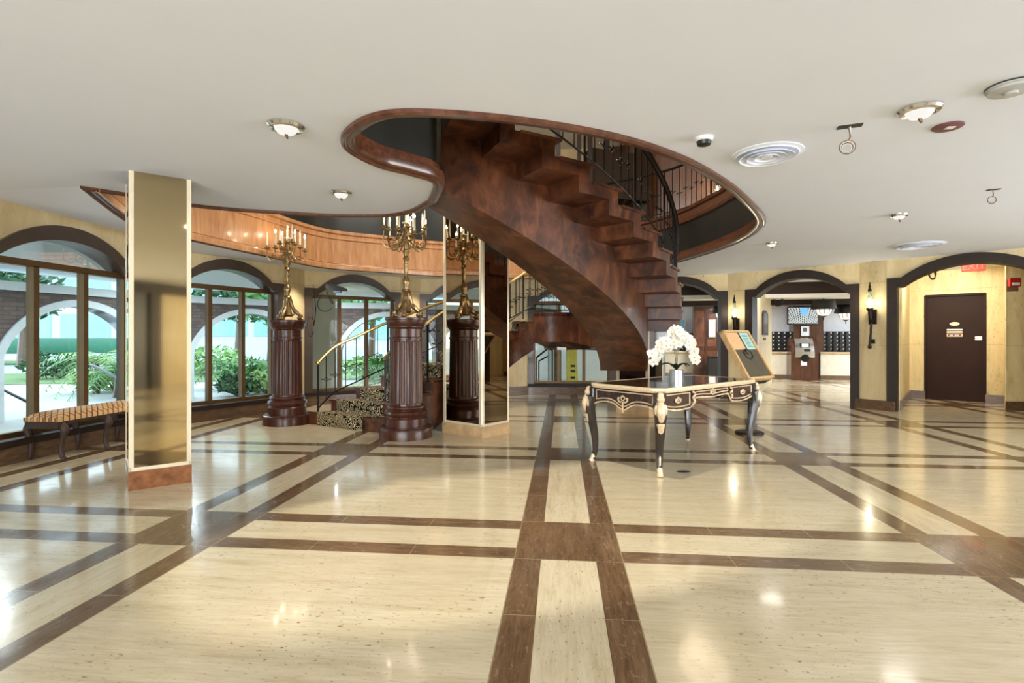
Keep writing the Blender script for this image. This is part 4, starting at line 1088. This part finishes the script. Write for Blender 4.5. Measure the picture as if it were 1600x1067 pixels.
# ------------------------------------------------------------------ reception: kiosk, television, key racks, counter
M['screen'] = None
def tv_mat():
    k = NT('tower_photo_screen'); tc = k.n('ShaderNodeTexCoord'); sp = k.n('ShaderNodeSeparateXYZ'); k.l(tc.outputs['Object'], sp.inputs[0])
    x, z = sp.outputs[0], sp.outputs[2]
    ax = k.math('ABSOLUTE', x)
    gx = k.math('FRACT', k.math('MULTIPLY', k.math('ADD', x, k.math('MULTIPLY', z, k.math('MULTIPLY', x, -1.2))), 16)); gz = k.math('FRACT', k.math('MULTIPLY', k.math('ADD', z, k.math('MULTIPLY', ax, .8)), 14))
    win = k.math('MULTIPLY', k.math('GREATER_THAN', gx, .45), k.math('GREATER_THAN', gz, .35))
    bld = k.mix(win, rgb(196, 200, 196), rgb(44, 62, 74))
    sky = k.math('MULTIPLY', k.math('LESS_THAN', k.math('ABSOLUTE', k.math('SUBTRACT', x, .03)), .10), k.math('GREATER_THAN', z, .02))
    c = k.mix(sky, bld, rgb(120, 190, 235))
    k.set((0, 0, 0, 1), .2, emis=c, es=.9); return k.m
M['screen'] = tv_mat()
rang = math.atan2(bd.y, bd.x)
def bpt(px, off): # point in front of the reception back wall
    r = at(px, 1.0); # intersect
    den = r.x*(-bd.y)+r.y*bd.x; q = BA-bn*off
    t = (q.x*(-bd.y)+q.y*bd.x)/den
    return r*t
pw = bpt(1260, .30)
m = MB(); m.box(-.42, .40, -.25, .3, 0, 2.28); m.box(-.37, -.05, -.265, -.25, 1.25, 2.1); m.box(.03, .36, -.265, -.25, 1.25, 2.1)
struct(m.build('pillar', M['mahog'], loc=V3(pw, 0), rot=(0, 0, rang)))
kp = bpt(1253, .88)
kiosk = thing('cash_machine', 'brown cash machine with silver face standing before the wooden pillar', 'cash machine', V3(kp, 0), rang)
m = MB(); m.prism([(-.28, 0), (.25, 0), (.25, 1.22), (.05, 1.25), (-.12, 1.22), (-.24, 1.05), (-.30, .80), (-.28, .55)], -.36, .36, Matrix(((0, 0, 1, 0), (1, 0, 0, 0), (0, 1, 0, 0), (0, 0, 0, 1)))); m.build('cabinet', M['mahog'], kiosk)
m = MB(); rows = []
for y, z in ((-.31, .68), (-.33, .80), (-.27, 1.05), (-.15, 1.225), (-.05, 1.25)): rows.append([Vector((x*(1-.12*(z-.68)), y-.012*(1-(x/.26)**2), z)) for x in (-.26, -.15, 0, .15, .26)])
m.grid(rows); m.build('silver_face', M['silver'], kiosk, smooth=True)
m = MB(); m.prism([(-.13, .99), (.13, .99), (.12, 1.13), (-.12, 1.13)], 0, .02, Matrix.Translation((0, -.285, -.0)) @ Matrix.Rotation(-.45, 4, 'X') @ Matrix.Translation((0, .33, -.02)) @ LOCAL) if False else m.box(-.13, .13, -.30, -.25, .96, 1.10, .005); m.build('screen_bezel', M['black'], kiosk)
m = MB(); m.box(-.08, .10, -.305, -.299, .985, 1.085); m.build('screen', emit('pale_screen', (.8, .9, 1, 1), .9), kiosk)
m = MB(); m.lathe([(.11, 0), (.11, .02), (.0, .03)], 20, M=Matrix.Translation((0, -.335, .66)) @ Matrix.Rotation(PI/2, 4, 'X')); m.build('cash_tray', M['iron'], kiosk, smooth=True)
m = MB(); m.box(-.10, .06, -.3, -.285, .44, .58); m.build('notice_sheet', M['white'], kiosk)
m = MB(); m.box(-.02, .14, -.335, -.325, .85, .93); m.build('keypad', M['black'], kiosk)
tp = bpt(1254, .75)
tv = thing('television', 'flat television with a picture of towers mounted above the cash machine', 'television', V3(tp, 1.92), rang+.12)
m = MB(); m.box(-.44, .44, -.03, .03, -.27, .27, .01); m.build('housing', M['black'], tv)
m = MB(); m.box(-.41, .41, -.034, -.029, -.235, .24); m.build('screen', M['screen'], tv)
m = MB(); m.bar((0, .03, 0), (0, .14, .0), .08); m.build('wall_bracket', M['iron'], tv)
np_ = bpt(1258, .60); m = MB(); m.box(-.11, .11, -.012, 0, 0, .30); nn = tag(m.build('notice_frame', M['white'], loc=V3(np_, 1.31), rot=(0, 0, rang)), 'white notice sheet on the wooden pillar below the television', 'notice')
m = MB(); m.box(-.06, .05, -.015, -.012, .13, .25); m.build('notice_print', plain('grey_print', rgb(88, 92, 100), .7), nn)
def keyrack(px0, px1, z0, z1, label, off=.35):
    a, b = bpt(px0, off), bpt(px1, off); mid, ang, W = frame_M(a, b)
    root = thing('key_rack', label, 'key rack', V3(mid, z0), ang); h = z1-z0
    m = MB(); m.box(-W/2, W/2, 0, .12, 0, h); m.build('back_box', M['black'], root)
    nx, nz = max(3, round(W/.155)), 5
    m = MB()
    for i in range(nx+1): x = -W/2+W*i/nx; m.box(x-.008, x+.008, -.06, 0, 0, h)
    for j in range(nz+1): z = h*j/nz; m.box(-W/2, W/2, -.06, 0, z-.008, z+.008)
    m.build('pigeonholes', M['iron'], root)
    m = MB()
    for i in range(nx):
        for j in range(nz): m.sphere((-W/2+W*(i+.5)/nx, -.075, h*(j+.7)/nz), .02, 6)
    o = m.build('key_tags', M['white'], root); o['kind'] = 'stuff'
keyrack(1203, 1238.5, .835, 1.44, 'black key rack to the left of the cash machine')
keyrack(1283, 1350, .835, 1.44, 'wide black key rack right of the cash machine behind the counter')
keyrack(1062, 1087, .835, 1.40, 'black key rack partly hidden behind the orchid flowers')
keyrack(1119, 1140, .835, 1.42, 'narrow black key rack glimpsed beside the open arch jamb')
def counter(px0, px1, label):
    a, b = bpt(px0, .62), bpt(px1, .62); mid, ang, W = frame_M(a, b)
    root = thing('counter', label, 'counter', V3(mid, 0), ang)
    m = MB(); m.box(-W/2, W/2, 0, .3, .13, .78); m.build('front', plain('counter_stone', rgb(206, 198, 178), .5, var=.08), root)
    m = MB(); m.box(-W/2, W/2, -.01, .3, 0, .13); m.build('plinth', M['basebrown'], root)
    m = MB(); m.box(-W/2-.02, W/2+.02, -.06, .3, .78, .83, .006); m.build('worktop', M['marblel'], root)
counter(1195, 1238, 'pale stone reception counter left of the cash machine'); counter(1282, 1360, 'pale stone reception counter right of the cash machine'); counter(1040, 1096, 'pale stone counter behind the orchid in the left arch'); counter(1119, 1145, 'short pale counter behind the black bin in the left arch')
# wooden door block, picture and bin in the first arch
dp = bpt(1102, .9)
door = thing('door_2', '', '', V3(dp, 0), rang); del door['label'], door['category']; door['kind'] = 'structure'
m = MB(); m.box(-.36, .34, -.1, .5, 0, 2.22); m.build('panel', M['mahog'], door)
m = MB(); 
for x0, x1 in ((-.31, -.04), (.04, .30)):
    for z0, z1 in ((.12, .85), (.98, 2.1)): m.box(x0, x1, -.115, -.1, z0, z1, .008)
m.build('moulding', M['stair'], door)
pp = bpt(1112.5, 1.04); m = MB(); m.box(-.105, .105, -.02, 0, 0, .56); pf = tag(m.build('picture_frame', M['silver'], loc=V3(pp, 1.26), rot=(0, 0, rang)), 'narrow silver framed picture on the brown wooden door block', 'picture'); m = MB(); m.box(-.085, .085, -.023, -.02, .03, .53); m.build('print', plain('pale_print', rgb(206, 206, 198), .6, var=.25, scale=4), pf)
bp_ = bpt(1115, 1.35); m = MB(); m.prism([(-.16, -.14), (.16, -.14), (.16, .14), (-.16, .14)], 0, .64); b_ = thing('waste_bin', 'tall black waste bin standing before the wooden door block', 'bin', V3(bp_, 0), rang); m.build('body', M['black'], b_); m = MB(); m.box(-.17, .17, -.15, .15, .64, .70, .01); m.build('lid', M['iron'], b_)
vp = bpt(1056.5, .04); m = MB(); m.box(-.32, .3, -.04, 0, 0, .55); vv_ = tag(m.build('wall_picture', M['white'], loc=V3(vp, 1.34), rot=(0, 0, rang)), 'picture of a blue sky skyline on the wall beside the stair treads', 'picture'); m = MB(); m.box(-.28, .26, -.045, -.04, .05, .5)
def skyline():
    k = NT('skyline_print'); tc = k.n('ShaderNodeTexCoord'); sp = k.n('ShaderNodeSeparateXYZ'); k.l(tc.outputs['Object'], sp.inputs[0])
    st = k.math('MULTIPLY', k.noise(k.coord((9, 1, .01)), 1.2, 2), .3)
    f = k.math('GREATER_THAN', sp.outputs[2], k.math('ADD', st, .05)); k.set(k.mix(f, rgb(70, 80, 90), rgb(128, 196, 226)), .4); return k.m
m.build('print', skyline(), vv_)
# pendant lamps over the reception
def pendant(px, d, zb, label, s=1.0):
    p = at(px, d); root = thing('pendant_lamp', label, 'lamp', V3(p, zb), group='shaded pendants over the reception')
    m = MB(); m.lathe([(.30*s, .20), (.26*s, .40), (.25*s, .42)], 28); m.lathe([(.295*s, .20), (.255*s, .40)], 28); m.build('shade', M['black'], root, smooth=True)
    m = MB(); m.lathe([(.03, .02), (.10*s, .04), (.17*s, .10), (.19*s, .17), (.19*s, .19)], 24); m.build('glass_bowl', emit('bowl_glow', (1, .86, .66, 1), 1.2), root, smooth=True)
    m = MB(); m.lathe([(.085*s, .02), (.05*s, .0), (.012, -.02), (.008, -.09), (.002, -.10)], 16); m.lathe([(.2*s, .185), (.205*s, .2), (.2*s, .21)], 24)
    for k in range(10):
        a = k*PI/5; m.tube([(.06*s*math.cos(a), .06*s*math.sin(a), .03), (.175*s*math.cos(a), .175*s*math.sin(a), .1), (.195*s*math.cos(a), .195*s*math.sin(a), .19)], .008, 5)
    m.build('filigree', M['iron'], root, smooth=True)
    m = MB(); m.tube([(0, 0, .40), (0, 0, 2.28-zb if zb > 1.7 else 1)], .01, 6); m.build('rod', M['iron'], root)
    return root
pendant(1287, 13.6, 1.80, 'larger black shaded pendant lamp hanging right of the television', 1.0)
pendant(1321.5, 14.2, 1.72, 'black shaded pendant lamp hanging beside the dark arch jamb', .92)
pendant(1127, 14.8, 1.75, 'pendant lamp glimpsed at the right of the left arch', .8)
# plaque and plate on the passage wall
pa, pb = IWA, IWB; pd = (pb-pa).normalized(); pn = Vector((pd.y, -pd.x))
def passage(px):
    r = at(px, 1); den = r.x*(-pd.y)+r.y*pd.x; t = (pa.x*(-pd.y)+pa.y*pd.x)/den; return r*t
pang_ = math.atan2(pd.y, pd.x)
c = passage(1194.5); hw = (passage(1198.5)-passage(1190.5)).length/2; dd = c.length
m = MB(); m.prism([(-hw, -.30), (hw, -.30)]+[(hw*math.cos(t), .16+.12*math.sin(t)) for t in [i*PI/10 for i in range(11)]], -.03, 0, PM(c, pang_)); pl_ = tag(m.build('wall_plaque', M['espresso']), 'dark arched plaque on the stone wall inside the middle arch', 'plaque')
m = MB(); m.prism([(-hw*.7, -.25), (hw*.7, -.25)]+[(hw*.7*math.cos(t), .15+.08*math.sin(t)) for t in [i*PI/10 for i in range(11)]], -.036, -.03, PM(c, pang_)); m.build('relief', M['rim'], pl_)
for o_, z in ((pl_, 1.62),): o_.location.z = z
m = MB(); m.prism([(-hw*.4, -.02), (hw*.4, -.02), (hw*.4, .03), (-hw*.4, .03)], -.015, 0, PM(c, pang_)); tag(m.build('wall_plate', M['espresso'], loc=(0, 0, 1.22)), 'tiny dark wall plate beneath the arched plaque', 'plate')
# ------------------------------------------------------------------ alcove door, signs, alarm
mid, ang, W = frame_M(adoorL, adoorR)
d1 = thing('door_1', '', '', V3(mid, 0), ang); del d1['label'], d1['category']; d1['kind'] = 'structure'
M['doorb'] = plain('dark_brown_door', rgb(46, 27, 19), .6, spec=.2, var=.12, scale=3)
m = MB(); m.box(-W/2, W/2, .05, .10, 0, 2.11); m.build('leaf', M['doorb'], d1)
m = MB(); m.box(-W/2-.02, -W/2+.02, -.01, .1, 0, 2.12); m.box(W/2-.02, W/2+.02, -.01, .1, 0, 2.12); m.box(-W/2, W/2, -.01, .1, 2.09, 2.13); m.build('frame', M['doorb'], d1)
m = MB(); m.lathe([(.078, 0), (.075, .008), (0, .01)], 24, M=Matrix.Translation((0, .048, 1.53)) @ Matrix.Rotation(PI/2, 4, 'X') @ Matrix.Diagonal((1, .5, 1, 1))); m.build('oval_sign', M['ormolu'], d1, smooth=True)
for z0, z1, mt in ((1.40, 1.43, 'silver'), (1.355, 1.385, 'ormolu'), (1.275, 1.34, 'ormolu')):
    m = MB(); m.box(-.12, .12, .038, .05, z0, z1); m.build('name_plate', M[mt], d1)
m = MB(); m.box(-.105, .105, .036, .038, 1.288, 1.328); m.build('plate_field', plain('red_brown_enamel', rgb(110, 48, 40), .5), d1)
m = MB(); 
for x0, x1 in ((-.075, -.02), (.0, .07)): m.box(x0, x1, .034, .036, 1.30, 1.316)
m.build('plate_lettering', M['white'], d1)
m = MB(); m.box(W/2-.15, W/2-.05, .03, .05, 1.21, 1.28); m.build('lock', M['chrome'], d1)
m = MB(); m.tube([(W/2-.09, .05, 1.245), (W/2-.09, .0, 1.245), (W/2-.15, -.0, 1.245)], .012, 8); m.build('lever_handle', M['chrome'], d1, smooth=True)
ex = at(1521, 9.75)
es = thing('exit_sign', 'red EXIT sign hanging under the arch above the brown door', 'exit sign', V3(ex, 2.565), ang+.15)
m = MB(); m.box(-.17, .17, -.03, .03, -.085, .085, .006); m.build('housing', plain('red_sign_face', rgb(176, 66, 50), .5), es)
m = MB(); m.bar((0, 0, .085), (0, 0, .12), .06); m.build('mount', M['white'], es)
fc = bpy.data.curves.new('exit_lettering', 'FONT'); fc.body = 'EXIT'; fc.size = .16; fc.align_x = 'CENTER'; fc.align_y = 'CENTER'; fc.extrude = .003
fo = bpy.data.objects.new('exit_lettering', fc); col.objects.link(fo); fo.parent = es; fo.location = (0, -.032, 0); fo.rotation_euler = (PI/2, 0, 0); em_ = emit('exit_red', (1, .32, .22, 1), .9)
bpy.context.view_layer.update()
me_ = bpy.data.meshes.new_from_object(fo.evaluated_get(bpy.context.evaluated_depsgraph_get()))
fo2 = bpy.data.objects.new('exit_lettering', me_); col.objects.link(fo2); fo2.parent = es; fo2.location = fo.location; fo2.rotation_euler = fo.rotation_euler
bpy.data.objects.remove(fo); bpy.data.curves.remove(fc); fo2.name = 'exit_lettering'; me_.materials.clear(); me_.materials.append(em_)
ap = at(1582, 9.15); aw = math.atan2(-.23, 1.78)
fa = thing('fire_alarm', 'red fire alarm strobe on the stone wall right of the alcove', 'fire alarm', V3(at(1582.5, 8.99), 2.14), aw)
m = MB(); m.box(-.085, .085, -.07, 0, -.02, .13, .008); m.build('body', plain('alarm_red', rgb(178, 44, 36), .4), fa); m = MB(); m.box(-.045, .055, -.08, -.07, .0, .045); m.build('strobe_lens', M['white'], fa)
m = MB(); m.box(-.1, .07, -.02, 0, -.1, .1); m.build('back_box', plain('brown_box', rgb(122, 92, 66), .6), fa)
def coil(c, r, label, name='cable_coil', n=3, sx=.8, up=.25, th=.010):
    root = thing(name, label, 'cable', c, TH)
    m = MB(); rnd = random.Random(int(abs(c[0])*97)); pts = []
    for i in range(n*14):
        a = i*2*PI/14; rr = r*(1+.12*math.sin(i*.7)); pts.append(Vector((rr*sx*math.cos(a), .012*math.sin(i), rr*math.sin(a))))
    pts = [Vector((r*.3, 0, r+up))]+[Vector((r*.6, 0, r*.9+up*.3))]+pts
    m.tube(catmull(pts, 2), th, 5); m.build('cable', M['iron'], root, smooth=True)
    return root
coil(V3(at(1457, 9.9), 2.43), .075, 'black cable coil hanging beneath the arch left of the exit sign', up=.12)
coil(V3(at(1216, 13.2), 2.17), .11, 'black cable coil hanging from the beam left of the television', up=.04, sx=1)
coil(V3(at(485, 9.30), 1.45), .16, 'thin black cable loop hanging at the left edge of the third window', n=1, sx=.35, up=.55, th=.007)
coil(V3(at(507, 9.5), 1.86), .12, 'slack black cable drooping below the camera box in the third window', n=1, sx=1.2, up=.12, th=.007)
cb = thing('camera_box', 'black camera box fixed at the arch of the third window', 'camera', V3(at(525, 9.6), 2.13), TH)
m = MB(); m.prism([(-.17, .10), (-.05, .10), (.19, .02), (.19, -.03), (-.02, -.03), (-.17, .02)], -.06, .06, LOCAL); m.build('body', M['black'], cb); m = MB(); m.box(-.02, .1, -.08, .0, -.06, -.03); m.build('lens', plain('lens_blue', rgb(90, 120, 140), .2), cb)
# ------------------------------------------------------------------ ceiling fixtures
def cpt(px, py): return V3(onz(px, py, HC), HC)
def downlight(px, py, label, r=.11, lit=True):
    root = thing('downlight', label, 'ceiling light', cpt(px, py), group='recessed drop lens downlights')
    m = MB(); m.lathe([(r, 0), (r, -.008), (r*.9, -.022), (r*.72, -.026), (r*.6, -.012), (r*.55, -.006)], 28); m.build('trim_ring', M['chrome'], root, smooth=True)
    m = MB(); m.lathe([(r*.62, -.004), (r*.6, -.03), (r*.45, -.05), (r*.2, -.058), (.001, -.06)], 24); m.build('drop_lens', emit('lens_glow', (1, .96, .9, 1), .7) if lit else M['silver'], root, smooth=True)
    m = MB(); m.tube([(0, 0, -.055), (.01, .0, -.085)], [.012, .006], 8); m.build('lens_tip', M['bronze'], root, smooth=True)
    return root
DL = [(447, 196, 'chrome downlight left of the oval ceiling opening', .115), (533, 300, 'chrome downlight on the ceiling tongue behind the oval opening', .10), (1437, 170, 'chrome downlight between the loose wires and the ceiling speaker at right', .115), (1405, 335, 'small downlight near the right arches below the maroon disc', .09), (1206, 379.5, 'small downlight just beyond the right end of the opening', .085)]
for px, py, lab, r in DL: downlight(px, py, lab, r)
def diffuser(px, py, R, label):
    root = thing('air_diffuser', label, 'air vent', cpt(px, py), group='round ceiling air diffusers')
    m = MB(); m.lathe([(R*1.12, 0), (R*1.12, -.006), (R, -.012), (R*.97, -.02), (R*.9, -.004)], 40); m.build('outer_ring', M['ceil'], root, smooth=True)
    for k, q in enumerate((.86, .62, .38)):
        m = MB(); m.lathe([(R*q*.70, .012-.0), (R*q*.85, -.012), (R*q, -.034), (R*q*1.0, -.037), (R*q*.83, -.016), (R*q*.68, .008)], 36); m.build('cone', M['ceil'], root, smooth=True)
    m = MB(); m.lathe([(.001, -.03), (R*.16, -.032), (R*.2, -.026), (R*.2, -.01)], 24); m.build('centre_cap', M['ceil'], root, smooth=True)
    m = MB(); m.lathe([(R*.98, -.001), (.001, -.001)], 36); m.build('throat', plain('vent_grey', rgb(130, 130, 128), .7), root)
diffuser(1198, 240, .22, 'large round air diffuser right of the oval opening'); diffuser(1434, 382.5, .30, 'flat round air diffuser close to the right arches')
sdn = thing('smoke_detector', 'small smoke detector with dark face near the rim of the opening', 'smoke detector', cpt(1100, 215))
m = MB(); m.lathe([(.06, 0), (.058, -.02), (.05, -.026)], 28); m.build('base', M['white'], sdn, smooth=True); m = MB(); m.lathe([(.05, -.024), (.044, -.05), (.03, -.056), (.001, -.057)], 28); m.build('sensor', M['black'], sdn, smooth=True)
mp_ = thing('ceiling_speaker', 'flat maroon disc on the ceiling beside the right downlight', 'speaker', cpt(1481, 197))
m = MB(); m.lathe([(.085, 0), (.085, -.008), (.075, -.014), (.001, -.014)], 32); m.build('disc', plain('maroon_enamel', rgb(112, 70, 76), .4), mp_, smooth=True); m = MB(); m.box(-.02, .03, -.03, .01, -.018, -.014); m.build('label_patch', M['white'], mp_)
rf = thing('round_ceiling_fitting', 'round grey ceiling fitting cut by the right edge of the photo', 'ceiling fitting', cpt(1580, 134))
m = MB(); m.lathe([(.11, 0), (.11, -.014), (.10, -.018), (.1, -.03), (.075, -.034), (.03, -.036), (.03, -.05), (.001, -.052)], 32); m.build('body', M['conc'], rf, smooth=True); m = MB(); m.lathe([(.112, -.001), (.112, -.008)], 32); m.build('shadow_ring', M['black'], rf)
def wirehole(px, py, size, label, n=4):
    root = thing('loose_wires', label, 'wires', cpt(px, py), -.3)
    m = MB(); m.box(-size*.5, size*.5, -size*.22, size*.22, -.004, .0); m.build('open_box', M['black'], root)
    rnd = random.Random(px)
    for k in range(n):
        m = MB(); r = size*.32*(1-.12*k); pts = [(size*.1*rnd.uniform(-1, 1), 0, 0), (size*.02, .01*k, -size*.5)]
        for i in range(10): a = PI/2+i*2*PI/9; pts.append((r*math.cos(a)-size*.1, .008*k, -size*.95+r*math.sin(a)))
        m.tube(catmull(pts, 3), .0035, 5); m.build('wire', M['white'] if k % 2 else M['bronze'], root, smooth=True)
wirehole(1328, 197, .14, 'open ceiling box with a bundle of loose white wires'); wirehole(1552, 296, .10, 'single loose wire loop hanging from the ceiling at right', 2)
LAMPS_DOWN = []
LAMPS = [
 (('AREA', (-1.7, -6.1, 1.35), 630, (.86, .93, 1), (7.6, 2.3)), dict(rot=(PI/2+.12, 0, 0), name='front_fill')),  # added fill lamp behind the camera; no glazed entrance stands here
 (('AREA', (9.3, 2.0, 1.4), 460, (.88, .94, 1), (6, 2.1)), dict(rot=(PI/2+.2, 0, PI/2), name='side_fill')),  # second added fill, out of view at right, lifts the right-hand ceiling
]
for px, py, lab, r in DL:
    q = cpt(px, py); LAMPS.append((('AREA', (q.x, q.y, 2.53), 2.5, (1, .95, .86), .32), dict(name='downlight_lamp')))
for (c_, z_) in sconces: LAMPS.append((('POINT', (c_.x, c_.y, z_), 6, (1, .82, .58), .03), dict(name='sconce_lamp')))
for a_, b_ in (('W1', 'W2'), ('W2', 'W3'), ('W3', 'W4')):
    q = (edges[a_][1]+edges[b_][0])/2; n_ = Vector((0, 8))-q; n_.normalize(); q = q+n_*.42
    LAMPS.append((('SPOT', (q.x, q.y, 2.44), 42, (1, .9, .72), .03), dict(spot=110, name='wall_washer')))
LAMPS += [
 (('POINT', (-1.0, 7.3, 5.3), 320, (1, .92, .82), .6), dict(name='upper_lamp')),
 (('POINT', (2.6, 9.9, 4.6), 50, (1, .8, .55), .45), dict(name='upper_sconce_lamp')),
 (('AREA', (9.3, 14.0, 2.2), 150, (.92, .95, 1), 1.2), dict(name='reception_lamp')),
 (('AREA', (5.0, 15.2, 2.2), 140, (.92, .95, 1), 1.2), dict(name='reception_lamp')),
 (('AREA', (4.3, 11.4, 2.5), 34, (1, .9, .75), .7), dict(rot=Vector((.35, .8, -.45)).to_track_quat('-Z', 'Y').to_euler(), name='passage_lamp')),
 (('AREA', (6.55, 9.95, 2.45), 36, (1, .92, .78), .6), dict(rot=Vector((.6, .75, -.4)).to_track_quat('-Z', 'Y').to_euler(), name='alcove_lamp')),
]

for q in ((-7.2, 6.0), (-7.0, 9.2), (-5.2, 11.6)): LAMPS.append((('AREA', (q[0], q[1], 2.25), 50, (.9, .96, 1), .3), dict(name='porch_lamp')))


LAMPS.append((('SPOT', (-.5, 4.5, 5.7), 750, (1, .93, .82), .12), dict(spot=80, blend=.9, name='void_spot', rot=(-.12, .12, 0))))
LAMPS.append((('POINT', (3.36, 11.9, 4.52), 14, (1, .8, .55), .05), dict(name='upper_sconce_bulb')))
# ------------------------------------------------------------------ camera and light
cam = bpy.data.cameras.new('camera'); co = bpy.data.objects.new('camera', cam); col.objects.link(co)
cam.sensor_width = 36; cam.lens = FPX/1600*36; cam.shift_y = (HY-533.5)/1600
co.location = (0, 0, EYE); co.rotation_euler = (PI/2, 0, TH); cam.clip_end = 400
sc.camera = co
w = bpy.data.worlds.new('sky'); sc.world = w; w.use_nodes = True
bg = w.node_tree.nodes['Background']; bg.inputs[0].default_value = (.72, .87, 1.0, 1); bg.inputs[1].default_value = 3.2
def lamp(kind, loc, power, color=(1, .86, .68), size=.1, rot=None, spot=None, name='lamp', blend=.6):
    l = bpy.data.lights.new(name, kind); l.energy = power; l.color = color
    if kind == 'AREA':
        l.shape = 'RECTANGLE' if isinstance(size, tuple) else 'DISK'
        if isinstance(size, tuple): l.size, l.size_y = size
        else: l.size = size
    else: l.shadow_soft_size = size
    if spot: l.spot_size = math.radians(spot); l.spot_blend = blend
    o = bpy.data.objects.new(name, l); col.objects.link(o); o.location = loc
    if rot: o.rotation_euler = rot
    return o
WARM = (1, .88, .72); NEUT = (1, .95, .88)
for x, y in LAMPS_DOWN: lamp('AREA', (x, y, 2.56), 34, NEUT, .5, name='ceiling_lamp')
for l in LAMPS: lamp(*l[0], **l[1])
vs = sc.view_settings
vs.view_transform = 'Standard'; vs.look = 'None'; vs.exposure = 0.42; vs.gamma = 1.0; vs.use_curve_mapping = False
sc.cycles.max_bounces = 10; sc.cycles.diffuse_bounces = 5; sc.cycles.glossy_bounces = 5; sc.cycles.transparent_max_bounces = 12
sc.cycles.sample_clamp_indirect = 6.0; sc.cycles.caustics_reflective = False; sc.cycles.caustics_refractive = False
